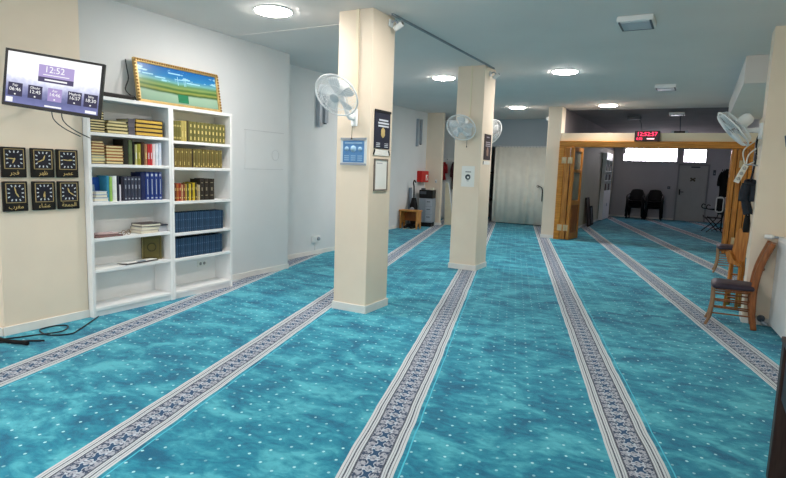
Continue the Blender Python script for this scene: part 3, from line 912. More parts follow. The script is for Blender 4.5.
mix = [(.034, .19, (150, 92, 46), 'tan brown'), (.028, .20, (92, 44, 26), 'dark rust'), (.03, .20, (176, 96, 44), 'orange'), (.036, .205, (150, 52, 36), 'brick red'), (.030, .19, (196, 148, 110), 'pale peach'), (.024, .20, (110, 34, 30), 'maroon'), (.032, .195, (176, 142, 62), 'mustard'), (.026, .20, (66, 78, 52), 'moss green'), (.034, .20, (206, 178, 52), 'yellow'), (.022, .205, (58, 46, 30), 'dark brown'), (.036, .21, (196, 168, 40), 'bright yellow'), (.028, .215, (60, 56, 40), 'black-olive'), (.026, .19, (170, 140, 96), 'sand'), (.022, .185, (190, 176, 150), 'pale beige')]
for w, h, c, nm in mix:
    upright(y, w, h, Z, c, 'small %s book standing in the mixed row of the right bookcase' % nm, [(.15, .22, .7), (.6, .75, .6)]); y += w
for w, h, nm, nn in ((.060, .255, 'left', 0), (.072, .262, 'middle', 1), (.09, .258, 'right', 2)):
    upright(y, w, h, Z, (44, 38, 32), '%s of three thick black volumes beside the mixed row, right bookcase' % nm, [(.2, .24, .8), (.44, .6, .5), (.8, .84, .8)], mat('dull_gilding', (140, 130, 110), .5), group='thick black volumes'); y += w + .004
for sh, nm in ((2, 'upper'), (1, 'lower')):
    Z = RT[sh]; y = 4.418
    for k in range(24):
        w = .0322 if sh == 2 else .0315
        upright(y, w, (.232 if sh == 2 else .228) - .003 * ((k * 7) % 3 == 0), Z, ((42, 70, 98), (38, 62, 90), (50, 78, 106))[(k * 5) % 3], '%s blue volume from left, %s blue row of right bookcase' % (ORD[k], nm), [(.62, .66, .8), (.2, .23, .8)], mat('dull_blue_gilding', (84, 112, 142), .5), group='blue volumes, %s row' % nm); y += w

# --- left bookcase, top shelf: lying books
Z = LT[5]
def stack(yc, xc, z, spec, what, where, group, pages='pages', spine='back', names=None):
    n = len(spec)
    for k, (wy, dx, th, rgb, rz) in enumerate(spec):
        pos = 'bottom' if k == 0 else 'topmost' if k == n - 1 else '%s up' % ORD[k]
        flatbook(yc + random.uniform(-.003, .003), xc, z, wy, dx, th, rgb, '%s book, %s in stack %s' % (what[k % len(what)], pos, where), pages, group, rz, spine)
        z += th
    return z
stack(3.53, -5.40, Z, [(.15, .2, .026, (60, 52, 30), 0)] * 5 + [(.13, .19, .026, (70, 60, 40), 2)] * 3 + [(.12, .18, .026, (44, 40, 34), -2)] * 1, ['yellow-edged lying'], 'at left end of top shelf', 'yellow-edged stack behind the television')
stack(3.745, -5.40, Z, [(.235, .2, .036, (86, 80, 40), 1), (.235, .2, .034, (70, 64, 36), -1), (.23, .2, .034, (100, 92, 46), 0), (.21, .19, .03, (120, 116, 96), 2)], ['cream-paged lying'], 'second along the top shelf', 'cream-paged stack')
stack(3.905, -5.40, Z, [(.075, .2, .042, (92, 88, 96), 0), (.075, .2, .042, (80, 78, 88), 0), (.075, .2, .042, (98, 92, 100), 0), (.08, .2, .042, (84, 80, 88), 0)], ['grey-spined lying'], 'left of the gold-edged ones', 'grey-spined stack', spine='front')
M['goldpages'] = mat('gilt_book_pages', (206, 170, 74), .6, .12, 60, stretch=(1, 1, 6))
stack(4.125, -5.41, Z, [(.34, .22, .044, (56, 40, 28), 0), (.34, .22, .044, (50, 36, 26), 0), (.335, .22, .044, (60, 44, 30), 0), (.335, .22, .044, (54, 38, 28), 0)], ['large gold-edged lying'], 'on the top shelf', 'large gold-edged volumes', 'goldpages', spine='right')
# --- left bookcase, second shelf
Z = LT[4]
stack(3.525, -5.40, Z, [(.14, .2, .03, (70, 66, 60), 0), (.14, .2, .03, (190, 186, 150), 0), (.135, .2, .028, (150, 156, 140), 0), (.14, .2, .03, (110, 70, 46), 0), (.14, .2, .03, (170, 120, 70), 0), (.135, .2, .028, (120, 60, 40), 0), (.13, .2, .028, (150, 96, 60), 0), (.12, .19, .026, (90, 44, 30), 0)], ['mixed-colour lying'], 'at left end of second shelf', 'mixed stack at the left end of the second shelf')
stack(3.705, -5.40, Z, [(.19, .2, .034, (50, 40, 32), 0), (.19, .2, .034, (176, 122, 70), 0), (.185, .2, .03, (150, 66, 40), 0), (.19, .2, .032, (180, 134, 84), 0), (.19, .2, .032, (146, 96, 52), 0), (.185, .2, .03, (120, 70, 42), 0)], ['brown-orange lying'], 'second along the second shelf', 'brown stack on the second shelf')
for y, w, h, c, nm in ((3.802, .055, .262, (34, 34, 26), 'tall black-green book behind the brown stack'), (3.862, .046, .258, (92, 104, 70), 'tall grey-green patterned book right of the black-green one'), (3.914, .022, .235, (30, 26, 22), 'slim black book right of the grey-green one'), (3.938, .028, .215, (196, 190, 130), 'small cream book right of the slim black one'), (3.968, .042, .222, (150, 146, 50), 'olive yellow book amid the standing books'), (4.012, .040, .245, (64, 40, 24), 'dark brown book amid the standing books'), (4.054, .036, .225, (164, 118, 84), 'tan book next to the red ones'), (4.092, .030, .225, (186, 44, 48), 'left red book of the pair'), (4.124, .030, .228, (196, 58, 62), 'right red book of the pair'), (4.156, .036, .235, (226, 206, 208), 'pink-white book next to the red pair'), (4.196, .034, .24, (226, 230, 238), 'white book second from the right end'), (4.234, .040, .248, (204, 214, 232), 'pale blue-white book at the right end')):
    upright(y, w, h, Z, c, nm + ', left bookcase second shelf', [(.3, .6, .6)] if c[0] > 120 else None, M['pwhite'] if c[0] > 180 else None)
# --- left bookcase, third shelf
Z = LT[3]
t = thing('book', 'bright blue book standing face out on the third shelf of the left bookcase', 'book', (-5.40, 3.525, Z), (0, R(-6), 0))
b = nb(); box(b, -.02, .0, -.075, .075, 0, .245); obj('cover', b, bm_((36, 88, 176)), t)
b = nb(); box(b, .0, .001, -.03, .02, .1, .17); obj('cover_picture', b, bm_((150, 176, 200)), t)
b = nb(); box(b, -.017, -.003, -.076, .076, .003, .2455); obj('page_block', b, M['pagesw'], t)
for k, (wy, th, c) in enumerate(((.15, .04, (190, 200, 210)), (.13, .035, (150, 158, 176)), (.12, .03, (206, 212, 220)))):
    flatbook(3.535, -5.335, Z + (0, .04, .075)[k], wy, .10, th, c, '%s pale booklet lying in front of the bright blue book' % ('bottom', 'middle', 'top')[k], 'pagesw', 'pale booklets', 0)
row = [(3.605, .026, .262, (60, 140, 170), 'teal-blue book right of the face-out blue book'), (3.633, .032, .25, (150, 190, 96), 'light green book beside the white one'), (3.668, .048, .262, (226, 230, 228), 'wide white book'), (3.718, .024, .265, (40, 40, 58), 'slim navy-black book right of the white one'), (3.744, .020, .17, (214, 208, 220), 'small pale lilac book'), (3.766, .028, .262, (40, 38, 52), 'black-violet book before the banded set')]
for y, w, h, c, nm in row: upright(y, w, h, Z, c, nm + ', left bookcase third shelf')
y = 3.796
for k in range(5):
    upright(y, .040, .255, Z, (56, 60, 78), '%s slate volume from the left of the banded set, left bookcase third shelf' % ORD[k], [(.06, .12, .8), (.5, .66, .55), (.86, .92, .8)], mat('slate_gilding', (150, 156, 170), .5), group='banded slate set'); y += .041
upright(y + .002, .052, .30, Z, (30, 40, 84), 'tall plain navy volume left of the silver-lettered set, left bookcase', None); y += .058
for k in range(4):
    upright(y, .052 if k < 3 else .048, .305, Z, (34, 56, 124), '%s tall royal blue volume from the left with silver lettering, left bookcase' % ORD[k], [(.05, .10, .8), (.2, .75, .35), (.85, .94, .8)], M['embw'], group='tall royal blue set'); y += .0555
# --- left bookcase, fourth shelf
Z = LT[2]
t = thing('pen_tray', 'low brown tray of pens at the left end of the fourth shelf', 'tray', (-5.36, 3.62, Z))
b = nb(); box(b, -.08, .08, -.16, .14, 0, .018); obj('tray', b, bm_((120, 92, 90)), t, bevel=.004)
b = nb(); sweep(b, [(.03, -.12, .03), (.05, .1, .03)], .012, 8); sweep(b, [(-.01, -.14, .032), (.01, .06, .034)], .014, 8); obj('pens', b, bm_((196, 172, 172)), t)
t = thing('eyeglasses', 'thin brown eyeglasses lying right of the pen tray', 'glasses', (-5.33, 3.83, Z))
b = nb()
for s in (-1, 1): torus(b, .024, .003, Matrix.Translation((0, s * .03, .026)) @ Matrix.Rotation(R(80), 4, 'Y'), 20, 5)
obj('rims', b, bm_((140, 110, 76)), t)
b = nb()
for s in (-1, 1): sweep(b, smoothpts([(0, s * .056, .03), (-.08, s * .056, .02), (-.12, s * .05, .004)], 4), .003, 6)
obj('temples', b, bm_((120, 92, 62)), t)
for k in range(3):
    flatbook(4.09 + .012 * k, -5.385 + .006 * k, Z + .036 * k, .235, .19, .035, ((196, 186, 172), (206, 200, 190), (84, 74, 74))[k], ('bottom', 'middle', 'top')[k] + ' book of the white-paged pile on the fourth shelf', 'pagesw', 'white-paged pile', 4 - 3 * k, 'back')
t = thing('paper_pile', 'pile of small grey booklets beside the white-paged pile', 'papers', (-5.37, 4.272, Z))
b = nb(); box(b, -.08, .07, -.055, .055, 0, .07); obj('booklets', b, bm_((170, 172, 180)), t)
b = nb(); box(b, -.08, .08, -.06, .06, .07, .082); obj('dark_cover', b, bm_((52, 54, 66)), t)
# --- left bookcase, fifth shelf
Z = LT[1]
t = thing('book', 'thick olive ornamented book standing at the right of the fifth shelf', 'book', (-5.40, 4.205, Z), (0, 0, R(-28)))
b = nb(); box(b, -.03, .0, -.1, .09, 0, .265); box(b, -.10, .0, .09, .10, 0, .265); box(b, -.10, -.07, -.1, .09, 0, .265)
obj('cover', b, bm_((104, 94, 52)), t)
b = nb(); box(b, -.07, -.03, -.097, .09, .003, .262); obj('page_block', b, M['pages'], t)
b = nb(); torus(b, .045, .006, Matrix.Translation((.001, -.005, .14)) @ Matrix.Rotation(PI / 2, 4, 'Y'), 24, 5)
for a in ((-.09, .08, .02, .026), (-.09, .08, .24, .246), (-.09, -.084, .026, .24), (.074, .08, .026, .24)): box(b, 0, .002, *a)
obj('cover_ornament', b, bm_((70, 62, 34)), t)
t = thing('clipboard', 'dark clipboard with white paper lying on the fifth shelf', 'clipboard', (-5.345, 3.975, Z), (0, R(-4), R(4)))
b = nb(); box(b, -.085, .07, -.20, .22, 0, .012); obj('board', b, bm_((74, 74, 78)), t, bevel=.003)
b = nb(); box(b, -.075, .06, -.185, .21, .012, .018); obj('paper', b, M['paper'], t)
b = nb(); box(b, .035, .065, -.05, .05, .012, .024); obj('clip', b, M['silver'], t)
tag(bx('loose_paper', M['paper'], -5.42, -5.28, 3.45, 3.68, Z, Z + .004), 'loose white sheets at the left end of the fifth shelf', 'paper')
# --- on top of the bookcases
t = thing('framed_picture', 'gold framed landscape picture leaning on top of the bookcases', 'picture', (-5.41, 4.66, 2.22), (0, R(-9), PI / 2))
t.rotation_euler = (R(-9), 0, PI / 2)
PW, PH = .60, .485
def picture_mat():
    m = bpy.data.materials.new('landscape_print'); m.use_nodes = True
    nt = m.node_tree; b = nt.nodes['Principled BSDF']; b.inputs['Roughness'].default_value = .25
    X.nt = nt
    tc = nt.nodes.new('ShaderNodeTexCoord'); sp = nt.nodes.new('ShaderNodeSeparateXYZ'); nt.links.new(tc.outputs['Object'], sp.inputs[0])
    mp = nt.nodes.new('ShaderNodeMapping'); mp.inputs['Scale'].default_value = (3, 1, 16); nt.links.new(tc.outputs['Object'], mp.inputs[0])
    nz = nt.nodes.new('ShaderNodeTexNoise'); nz.inputs['Scale'].default_value = 1.6; nz.inputs['Detail'].default_value = 5; nt.links.new(mp.outputs[0], nz.inputs['Vector'])
    n = X(nz.outputs['Fac'])
    x, z = X(sp.outputs[0]), X(sp.outputs[2])
    h = z / PH - (x / PW).abs() * .04 + (n - .5) * .05
    rp = nt.nodes.new('ShaderNodeValToRGB'); cr = rp.color_ramp; cr.interpolation = 'LINEAR'
    cr.elements[0].position = .05; cr.elements[0].color = (*lin((128, 160, 140)), 1)
    cr.elements[1].position = .95; cr.elements[1].color = (*lin((20, 92, 170)), 1)
    for p, c in ((.28, (146, 176, 154)), (.32, (52, 84, 40)), (.37, (140, 150, 74)), (.42, (60, 100, 50)), (.47, (128, 150, 86)), (.53, (90, 134, 92)), (.58, (112, 170, 170)), (.68, (44, 124, 180))):
        e = cr.elements.new(p); e.color = (*lin(c), 1)
    nt.links.new(h.v, rp.inputs['Fac'])
    mx = nt.nodes.new('ShaderNodeMix'); mx.data_type = 'RGBA'
    nt.links.new((band(z / PH, .58, .88) * n.gt(.6)).v, mx.inputs['Factor'])
    nt.links.new(rp.outputs['Color'], mx.inputs['A']); mx.inputs['B'].default_value = (*lin((150, 206, 226)), 1)
    nt.links.new(mx.outputs['Result'], b.inputs['Base Color'])
    return m
pm = bx('print', picture_mat(), -PW + .04, PW - .04, -.012, 0, .04, PH - .035, t)
bx('green_hut', bm_((22, 110, 74)), -.05, .10, -.014, -.012, .06, .155, pm)
b = nb()
for x in (-.03, .06, .08): box(b, x, x + .007, -.0135, -.012, .26, .36)
for x0, x1, z0 in ((-.5, -.36, .33), (-.34, -.2, .31), (.1, .3, .30), (-.15, .02, .38)): box(b, x0, x1, -.0135, -.012, z0, z0 + .014)
obj('cloud_streaks', b, bm_((150, 206, 226)), pm)
b = nb()
box(b, -PW, PW, -.03, .005, PH - .04, PH); box(b, -PW, PW, -.03, .005, 0, .04); box(b, -PW, -PW + .04, -.03, .005, .04, PH - .04); box(b, PW - .04, PW, -.03, .005, .04, PH - .04)
fr = obj('frame', b, M['gold'], t, bevel=.006)
b = nb()
for k in range(38):
    x = -PW + .02 + k * (2 * PW - .04) / 37
    for z in (PH - .01,): lathe(b, [(0, .012), (.011, .008), (.013, 0), (0, 0)], 8, Matrix.Translation((x, -.03, z - .008)) @ Matrix.Rotation(PI / 2, 4, 'X'))
for k in range(13):
    for x in (-PW + .014, PW - .014): lathe(b, [(0, .012), (.011, .008), (.013, 0), (0, 0)], 8, Matrix.Translation((x, -.03, .03 + k * .035)) @ Matrix.Rotation(PI / 2, 4, 'X'))
obj('carved_beads', b, mat('gold_bead', (150, 112, 56), .4, .2, 30, metal=.3), fr)
t = thing('set_top_box', 'flat black box with a cable on top of the left bookcase', 'set-top box', (-5.40, 3.74, 2.22))
b = nb(); box(b, -.09, .09, -.2, .22, 0, .05); obj('case', b, M['black'], t, bevel=.01)
b = nb(); lathe(b, [(0, .03), (.06, .025), (.075, 0), (0, 0)], 16, Matrix.Translation((.02, .20, .03))); obj('cable_coil', b, M['blackm'], t)
b = nb(); sweep(b, smoothpts([(.06, .28, .005), (.03, .25, .04), (-.06, .22, .12), (-.05, .25, .24), (-.10, .27, .36), (-.12, .27, .45)], 6), .006, 6); obj('cable', b, M['cable'], t)
# --- wall bits left
t = thing('wall_hatch', 'flush white hatch cover with a round lock on the left wall', 'hatch', (-5.55, 6.24, 1.80), PI / 2)
b = nb(); box(b, -.40, .40, -.004, 0, -.265, .265); obj('cover', b, M['wall'], t)
b = nb(); box(b, -.41, .41, -.010, 0, .265, .272); obj('top_strip', b, mat('pale_grey_edge', (200, 203, 206), .5), t)
b = nb(); box(b, -.41, .41, -.006, 0, -.272, -.265); obj('bottom_strip', b, mat('pale_grey_edge', (200, 203, 206)), t)
b = nb(); torus(b, .075, .003, Matrix.Translation((.23, -.005, -.06)) @ Matrix.Rotation(PI / 2, 4, 'X'), 28, 6); obj('round_lock', b, mat('pale_grey_edge', (186, 190, 194)), t)
t = thing('wall_socket', 'white wall socket with a short conduit low on the left wall', 'socket', (-6.08, 8.2, .27), PI / 2)
b = nb(); box(b, -.12, .12, -.03, 0, -.05, .07); obj('plate', b, M['whitep'], t, bevel=.006)
b = nb(); lathe(b, [(0, .03), (.03, .03), (.034, 0), (0, 0)], 18, Matrix.Translation((.05, -.03, .015)) @ Matrix.Rotation(PI / 2, 4, 'X')); obj('plug', b, M['grey'], t)
b = nb(); box(b, -.012, .012, -.014, 0, -.195, -.05); obj('conduit', b, M['whitep'], t)
def curtain_bracket(label, x, y, z0, z1, w, hw=.045):
    t = thing('wall_rail', label, 'wall rail', (x, y, z0), PI / 2, 'slim grey wall rails')
    for s, dz in ((-1, 0), (1, .08)):
        b = nb(); box(b, s * w - hw, s * w + hw, -.08, 0, dz, z1 - z0); obj('rail', b, M['silver'], t, bevel=.006)
    b = nb(); lathe(b, [(0, 0), (.028, 0), (.028, -.02), (0, -.02)], 12, Matrix.Translation((w, -.04, .08))); obj('end_cap', b, M['greyd'], t)
curtain_bracket('pair of slim grey vertical rails on the left wall behind the nearest fan', -6.08, 8.30, 2.30, 2.86, .09)
curtain_bracket('pair of slim grey vertical rails high on the far left wall', -7.15, 14.42, 2.25, 3.02, .11, .022)

# cables on the floor
b = nb()
sweep(b, smoothpts([(-5.24, 3.43, .012), (-4.98, 3.07, .01), (-4.91, 2.93, .01), (-5.03, 2.81, .01), (-5.24, 2.85, .01), (-5.26, 3.0, .01), (-5.17, 3.07, .01), (-5.02, 2.92, .018), (-5.13, 2.72, .01), (-5.22, 2.5, .01), (-5.3, 2.2, .01)], 8), .0065, 6)
tag(obj('floor_cable', b, M['cable']), 'thin black cable looping along the carpet edge below the clocks', 'cable')
b = nb(); sweep(b, smoothpts([(-5.27, 2.5, .02), (-5.1, 2.5, .02), (-4.97, 2.55, .02), (-4.90, 2.56, .02)], 6), .018, 8)
tag(obj('cable_bundle', b, M['blackm']), 'short thick black cable bundle on the carpet at the left frame edge', 'cable')
b = nb(); sweep(b, smoothpts([(-4.9, 2.70, .01), (-5.02, 2.60, .01), (-5.15, 2.45, .01), (-5.2, 2.2, .01)], 6), .008, 6)
tag(obj('floor_cable', b, M['cable']), 'second black cable end curving beside the thick bundle', 'cable')

# ------------------------------------------------------------------ far left corner
t = thing('wooden_stool', 'small orange wooden stool against the far left wall', 'stool', (-6.86, 13.55, 0), R(4))
b = nb(); box(b, -.27, .29, -.17, .17, .47, .51); obj('top', b, M['stool'], t, bevel=.008)
def archleg(x0, x1, dn):
    b = nb(); pts = [(-.16, 0), (-.09, 0)] + [(.09 * -math.cos(PI * k / 8), .02 + .16 * math.sin(PI * k / 8)) for k in range(9)][1:-1] + [(.09, 0), (.16, 0), (.16, .47), (-.16, .47)]
    prism(b, pts, 'x', x0, x1); return b
obj('side', archleg(-.24, -.21, 0), M['stool'], t); obj('side', archleg(.23, .26, 0), M['stool'], t)
b = nb(); prism(b, [(-.21, .2), (.23, .2), (.23, .47), (-.21, .47)], 'y', .12, .14); obj('back_board', b, M['woodp'], t)
for k, (x, y, lb) in enumerate(((-6.93, 13.33, 'left'), (-6.72, 13.36, 'right'))):
    t = thing('shoe', '%s of two dark shoes under the small orange stool' % lb, 'shoe', (x, y + .1, 0), R(10 - 20 * k), 'shoes under the stool')
    b = nb(); sweep(b, [(0, -.13, .04), (0, -.08, .045), (0, .0, .05), (0, .08, .06), (0, .12, .05)], [.02, .04, .042, .042, .03], 10); obj('upper', b, M['blackm'], t)
    b = nb(); box(b, -.042, .042, -.15, .14, 0, .012); obj('sole', b, M['pagesw'], t, bevel=.005)
tag(bx('ironing_board', mat('blue_grey_cloth', (128, 138, 150), .7, .05), -7.12, -7.09, 13.9, 14.08, .02, 1.10, bevel=.02), 'blue-grey board leaning upright against the far left wall', 'board')
t = thing('vacuum_cleaner', 'black upright vacuum cleaner beside the grey cabinet', 'vacuum cleaner', (-6.93, 13.86, 0))
b = nb(); box(b, -.15, .15, -.14, .12, .01, .10); obj('floor_head', b, M['black'], t, bevel=.02)
b = nb(); sweep(b, [(0, .02, .09), (0, .03, .3), (-.01, .04, .6), (-.02, .05, .82)], [.08, .11, .11, .06], 14); obj('body', b, M['blackm'], t)
b = nb(); sweep(b, smoothpts([(-.02, .05, .8), (-.03, .06, 1.1), (-.05, .06, 1.24), (-.01, .03, 1.3), (.04, .02, 1.25)], 5), .02, 8); obj('handle', b, M['black'], t)
b = nb(); lathe(b, [(0, .05), (.06, .05), (.07, 0), (0, 0)], 16, Matrix.Translation((0, -.07, .5)) @ Matrix.Rotation(PI / 2, 4, 'X')); obj('dust_cap', b, M['grey'], t)
t = thing('drawer_cabinet', 'grey drawer cabinet standing in the far left corner', 'cabinet', (-6.80, 14.5, 0), R(8))
b = nb(); box(b, -.19, .19, -.18, .18, .12, .80); obj('body', b, M['grey'], t, bevel=.01)
b = nb(); box(b, -.17, .17, -.16, .16, 0, .12); obj('base', b, M['blackm'], t)
for k in range(3):
    b = nb(); box(b, -.0, .18, -.195, -.18, .15 + k * .215, .345 + k * .215); d = obj('drawer', b, mat('pale_grey_metal', (172, 178, 188), .45), t, bevel=.006)
    b = nb(); box(b, .04, .14, -.21, -.195, .27 + k * .215, .29 + k * .215); obj('drawer_handle', b, M['greyd'], d)
t = thing('black_printer', 'black box-shaped machine on top of the grey cabinet', 'machine', (-6.80, 14.50, .80), R(8))
b = nb(); box(b, -.21, .19, -.17, .17, .0, .24); obj('case', b, M['black'], t, bevel=.015)
b = nb(); box(b, -.18, .0, -.178, -.17, .12, .2); obj('front_panel', b, M['greyd'], t)
b = nb(); box(b, .08, .17, -.08, .04, .24, .31); obj('paper_roll', b, M['pagesw'], t)
b = nb(); box(b, -.18, -.09, -.08, .05, .24, .28); obj('tray', b, M['greyd'], t)
t = thing('fire_hose_box', 'red box with a white square on the far left wall above the black machine', 'fire box', (-7.15, 14.68, 1.40), PI / 2)
b = nb(); box(b, -.23, .22, -.16, 0, -.15, .17); obj('case', b, M['red'], t, bevel=.012)
b = nb(); box(b, .03, .16, -.165, -.16, -.10, .06); obj('white_label', b, M['paper'], t)
b = nb(); sweep(b, smoothpts([(.06, -.168, -.07), (.10, -.168, -.03), (.13, -.168, .03)], 4), .012, 6); obj('flame_symbol', b, M['red'], t)
t = thing('leaning_board', 'tall cream board leaning on the wall right of the beige corner', 'board', (-6.43, 15.3, 0), (R(-3), R(-2), 0))
b = nb(); prism(b, [(-.17, 0), (.12, 0), (-.08, 1.24), (-.17, 1.26)], 'y', 0, .03); obj('board', b, mat('cream_board', (214, 206, 182), .6), t)
b = nb(); prism(b, [(.12, 0), (.135, 0), (-.065, 1.24), (-.08, 1.24)], 'y', -.004, .034); obj('edge_strip', b, M['white'], t)
t = thing('light_switch', 'white light switch on the beige corner wall', 'switch', (-6.79, 15.0, 1.28))
b = nb(); box(b, -.03, .03, -.012, 0, -.05, .05); obj('plate', b, M['whitep'], t, bevel=.003)
b = nb(); box(b, -.012, .012, -.017, -.012, -.03, .0); obj('rocker', b, M['greyd'], t)
t = thing('coat_rack', 'pale wall board with coat hooks in the far left alcove', 'coat rack', (-7.1, 17.25, 1.95))
b = nb(); box(b, -.55, .5, -.03, 0, -.06, .06); obj('board', b, M['white'], t, bevel=.005)
for x in (-.3, 0, .3):
    b = nb(); sweep(b, smoothpts([(x, -.03, .02), (x, -.08, 0), (x, -.09, .05)], 4), .01, 6); obj('hook', b, M['silver'], t)
def garment(name, label, loc, w, h, m, d=.09, rz=0, seed=1, hook=True):
    """a hanging coat: shoulders, folds, hem"""
    t = thing(name, label, 'coat', loc, rz)
    rnd = random.Random(seed)
    b = nb(); rows = []
    N = 20
    for i in range(13):
        f = i / 12
        ww = w * (.16 + .84 * min(1, (f * 4.5) ** .6)) * (.92 + .1 * math.sin(f * 5 + seed)); dd = d * (.5 + .5 * min(1, f * 3))
        row = []
        for k in range(N):
            a = 2 * PI * k / N
            fold = 1 + .13 * math.sin(5 * a + seed + f * 1.2) * f
            row.append(b.verts.new((ww * .5 * math.cos(a) * fold + .03 * math.sin(f * 4 + seed), dd * math.sin(a) * fold, -f * h * (1 + .04 * math.sin(3 * a + seed) * f))))
        rows.append(row)
    for A, B in zip(rows, rows[1:]):
        for k in range(N):
            f = b.faces.new((A[k], A[(k + 1) % N], B[(k + 1) % N], B[k])); f.smooth = True
    b.faces.new(rows[0]); b.faces.new(rows[-1][::-1])
    obj('body', b, m, t)
    for s in (-1, 1):
        b = nb(); sweep(b, smoothpts([(s * w * .34, 0, -h * .10), (s * w * .5, -.02, -h * .3), (s * w * .52, -.03, -h * .62)], 5), [.045] * 6 + [.05] * 4 + [.04], 10); obj('sleeve', b, m, t)
    b = nb(); torus(b, .05, .018, Matrix.Translation((0, -.02, -.01)) @ Matrix.Rotation(R(20), 4, 'X'), 16, 6); obj('collar', b, m, t)
    return t
garment('coat', 'bright red coat hanging in the far left alcove', (-7.5, 17.16, 1.86), .20, .56, mat('red_cloth', (150, 34, 40), .8, .15, 12), seed=2)
garment('coat', 'long dark maroon coat hanging next to the red one', (-7.02, 17.14, 1.98), .36, .95, mat('maroon_cloth', (70, 32, 40), .8, .2, 12), seed=4)
def bag(label, loc, sx, sy, sz, m, rz=0):
    t = thing('bag', label, 'bag', loc, rz)
    b = nb(); sweep(b, [(0, 0, 0), (0, 0, .03), (0, 0, sz * .45), (0, 0, sz * .8), (0, 0, sz)], [sx * .85, sx, sx * 1.02, sx * .85, sx * .3], 14, squash=sy / sx); obj('body', b, m, t)
    b = nb(); sweep(b, smoothpts([(-sx * .5, 0, sz * .75), (-sx * .3, 0, sz * 1.2), (sx * .3, 0, sz * 1.2), (sx * .5, 0, sz * .75)], 6), .012, 6); obj('handles', b, m, t)
bag('green shopping bag on the alcove floor under the coats', (-6.75, 16.9, .42), .2, .14, .34, mat('green_cloth', (84, 112, 84), .8, .2, 10))
bag('dark bag on the alcove floor right of the leaning board', (-6.45, 16.75, 0), .2, .15, .40, M['blackm'])
t = thing('low_shelf', 'low dark shelf carrying the green bag in the alcove', 'shelf', (-6.8, 16.95, 0))
b = nb(); box(b, -.4, .2, -.2, .2, .38, .42); obj('top', b, M['darkw'], t)
for s in (-.38, .17): 
    b = nb(); box(b, s, s + .03, -.2, .2, 0, .38); obj('side', b, M['darkw'], t)

# ------------------------------------------------------------------ curtain
t = thing('curtain', 'long cream curtain closing the opening at the far left end', 'curtain', (0, 17.2, 0))
b = nb(); N = 170; x0, x1 = -5.78, -3.46
for z0, z1 in ((.03, 2.40),):
    A, B = [], []
    for k in range(N + 1):
        f = k / N; x = x0 + (x1 - x0) * f
        yy = .022 * math.sin(f * 2 * PI * 7 + 1.6 * math.sin(f * 13)) * .7 + .008 * math.sin(f * 71 + 2 * math.sin(f * 9)) + .03 * math.exp(-((f - .47) / .02) ** 2)
        A.append(b.verts.new((x, yy * 1.2, z0))); B.append(b.verts.new((x, yy * .7, z1)))
    for k in range(N): b.faces.new((A[k], A[k + 1], B[k + 1], B[k])).smooth = True
o = obj('cloth', b, M['curtain'], t); md = o.modifiers.new('thick', 'SOLIDIFY'); md.thickness = .006
b = nb(); sweep(b, [(-6.08, -.02, 2.415), (-3.46, -.02, 2.415)], .016, 8); obj('rod', b, M['whitep'], t)
b = nb()
for k in range(24): torus(b, .022, .004, Matrix.Translation((x0 + .03 + k * (x1 - x0 - .06) / 23, -.02, 2.41)) @ Matrix.Rotation(PI / 2, 4, 'Y'), 14, 5)
obj('rings', b, M['silver'], t)
t = thing('coat_hook', 'small dark curved hook hanging on the curtain edge by the cream pier', 'hook', (-4.22, 17.08, 1.02))
b = nb(); sweep(b, smoothpts([(-.10, 0, .20), (-.02, 0, .18), (.03, 0, .08), (.035, 0, -.25)], 5), .016, 6); obj('strap', b, M['blackm'], t)
b = nb(); torus(b, .03, .008, Matrix.Translation((-.11, 0, .20)) @ Matrix.Rotation(PI / 2, 4, 'X'), 14, 5); obj('ring', b, M['darkmetal'], t)
garment('coat', 'dark clothes hanging in the gap left of the cream curtain', (-5.98, 17.6, 1.6), .3, .9, M['blackm'], seed=7)
t = thing('umbrella', 'dark folded umbrella standing in the gap left of the curtain', 'umbrella', (-5.93, 17.12, 0), (0, R(4), 0))
b = nb(); sweep(b, [(0, 0, .02), (0, 0, .1), (0, 0, .55), (0, 0, .62)], [.008, .03, .045, .015], 10); obj('canopy', b, M['blackm'], t)
b = nb(); sweep(b, smoothpts([(0, 0, .6), (0, 0, .8), (.03, 0, .85), (.06, 0, .8)], 5), .012, 8); obj('handle', b, M['darkmetal'], t)

# ------------------------------------------------------------------ digital clock on the header
t = thing('digital_clock', 'red digital clock display mounted on the cream header', 'clock', (-1.16, 14.08, 2.53))
b = nb(); box(b, -.265, .265, -.03, .08, -.115, .12); obj('case', b, mat('dark_red_case', (52, 14, 20), .3), t, bevel=.006)
red = emit('red_digits', (255, 48, 84), 3.0)
text('main_digits', '12:52:57', .125, red, t, (-.005, -.0315, .045))
text('small_digits', '0:70', .075, red, t, (-.16, -.0315, -.06))
b = nb(); box(b, .0, .15, -.033, -.03, -.065, -.045); obj('light_bar', b, emit('pale_red_bar', (255, 190, 200), 3), t)

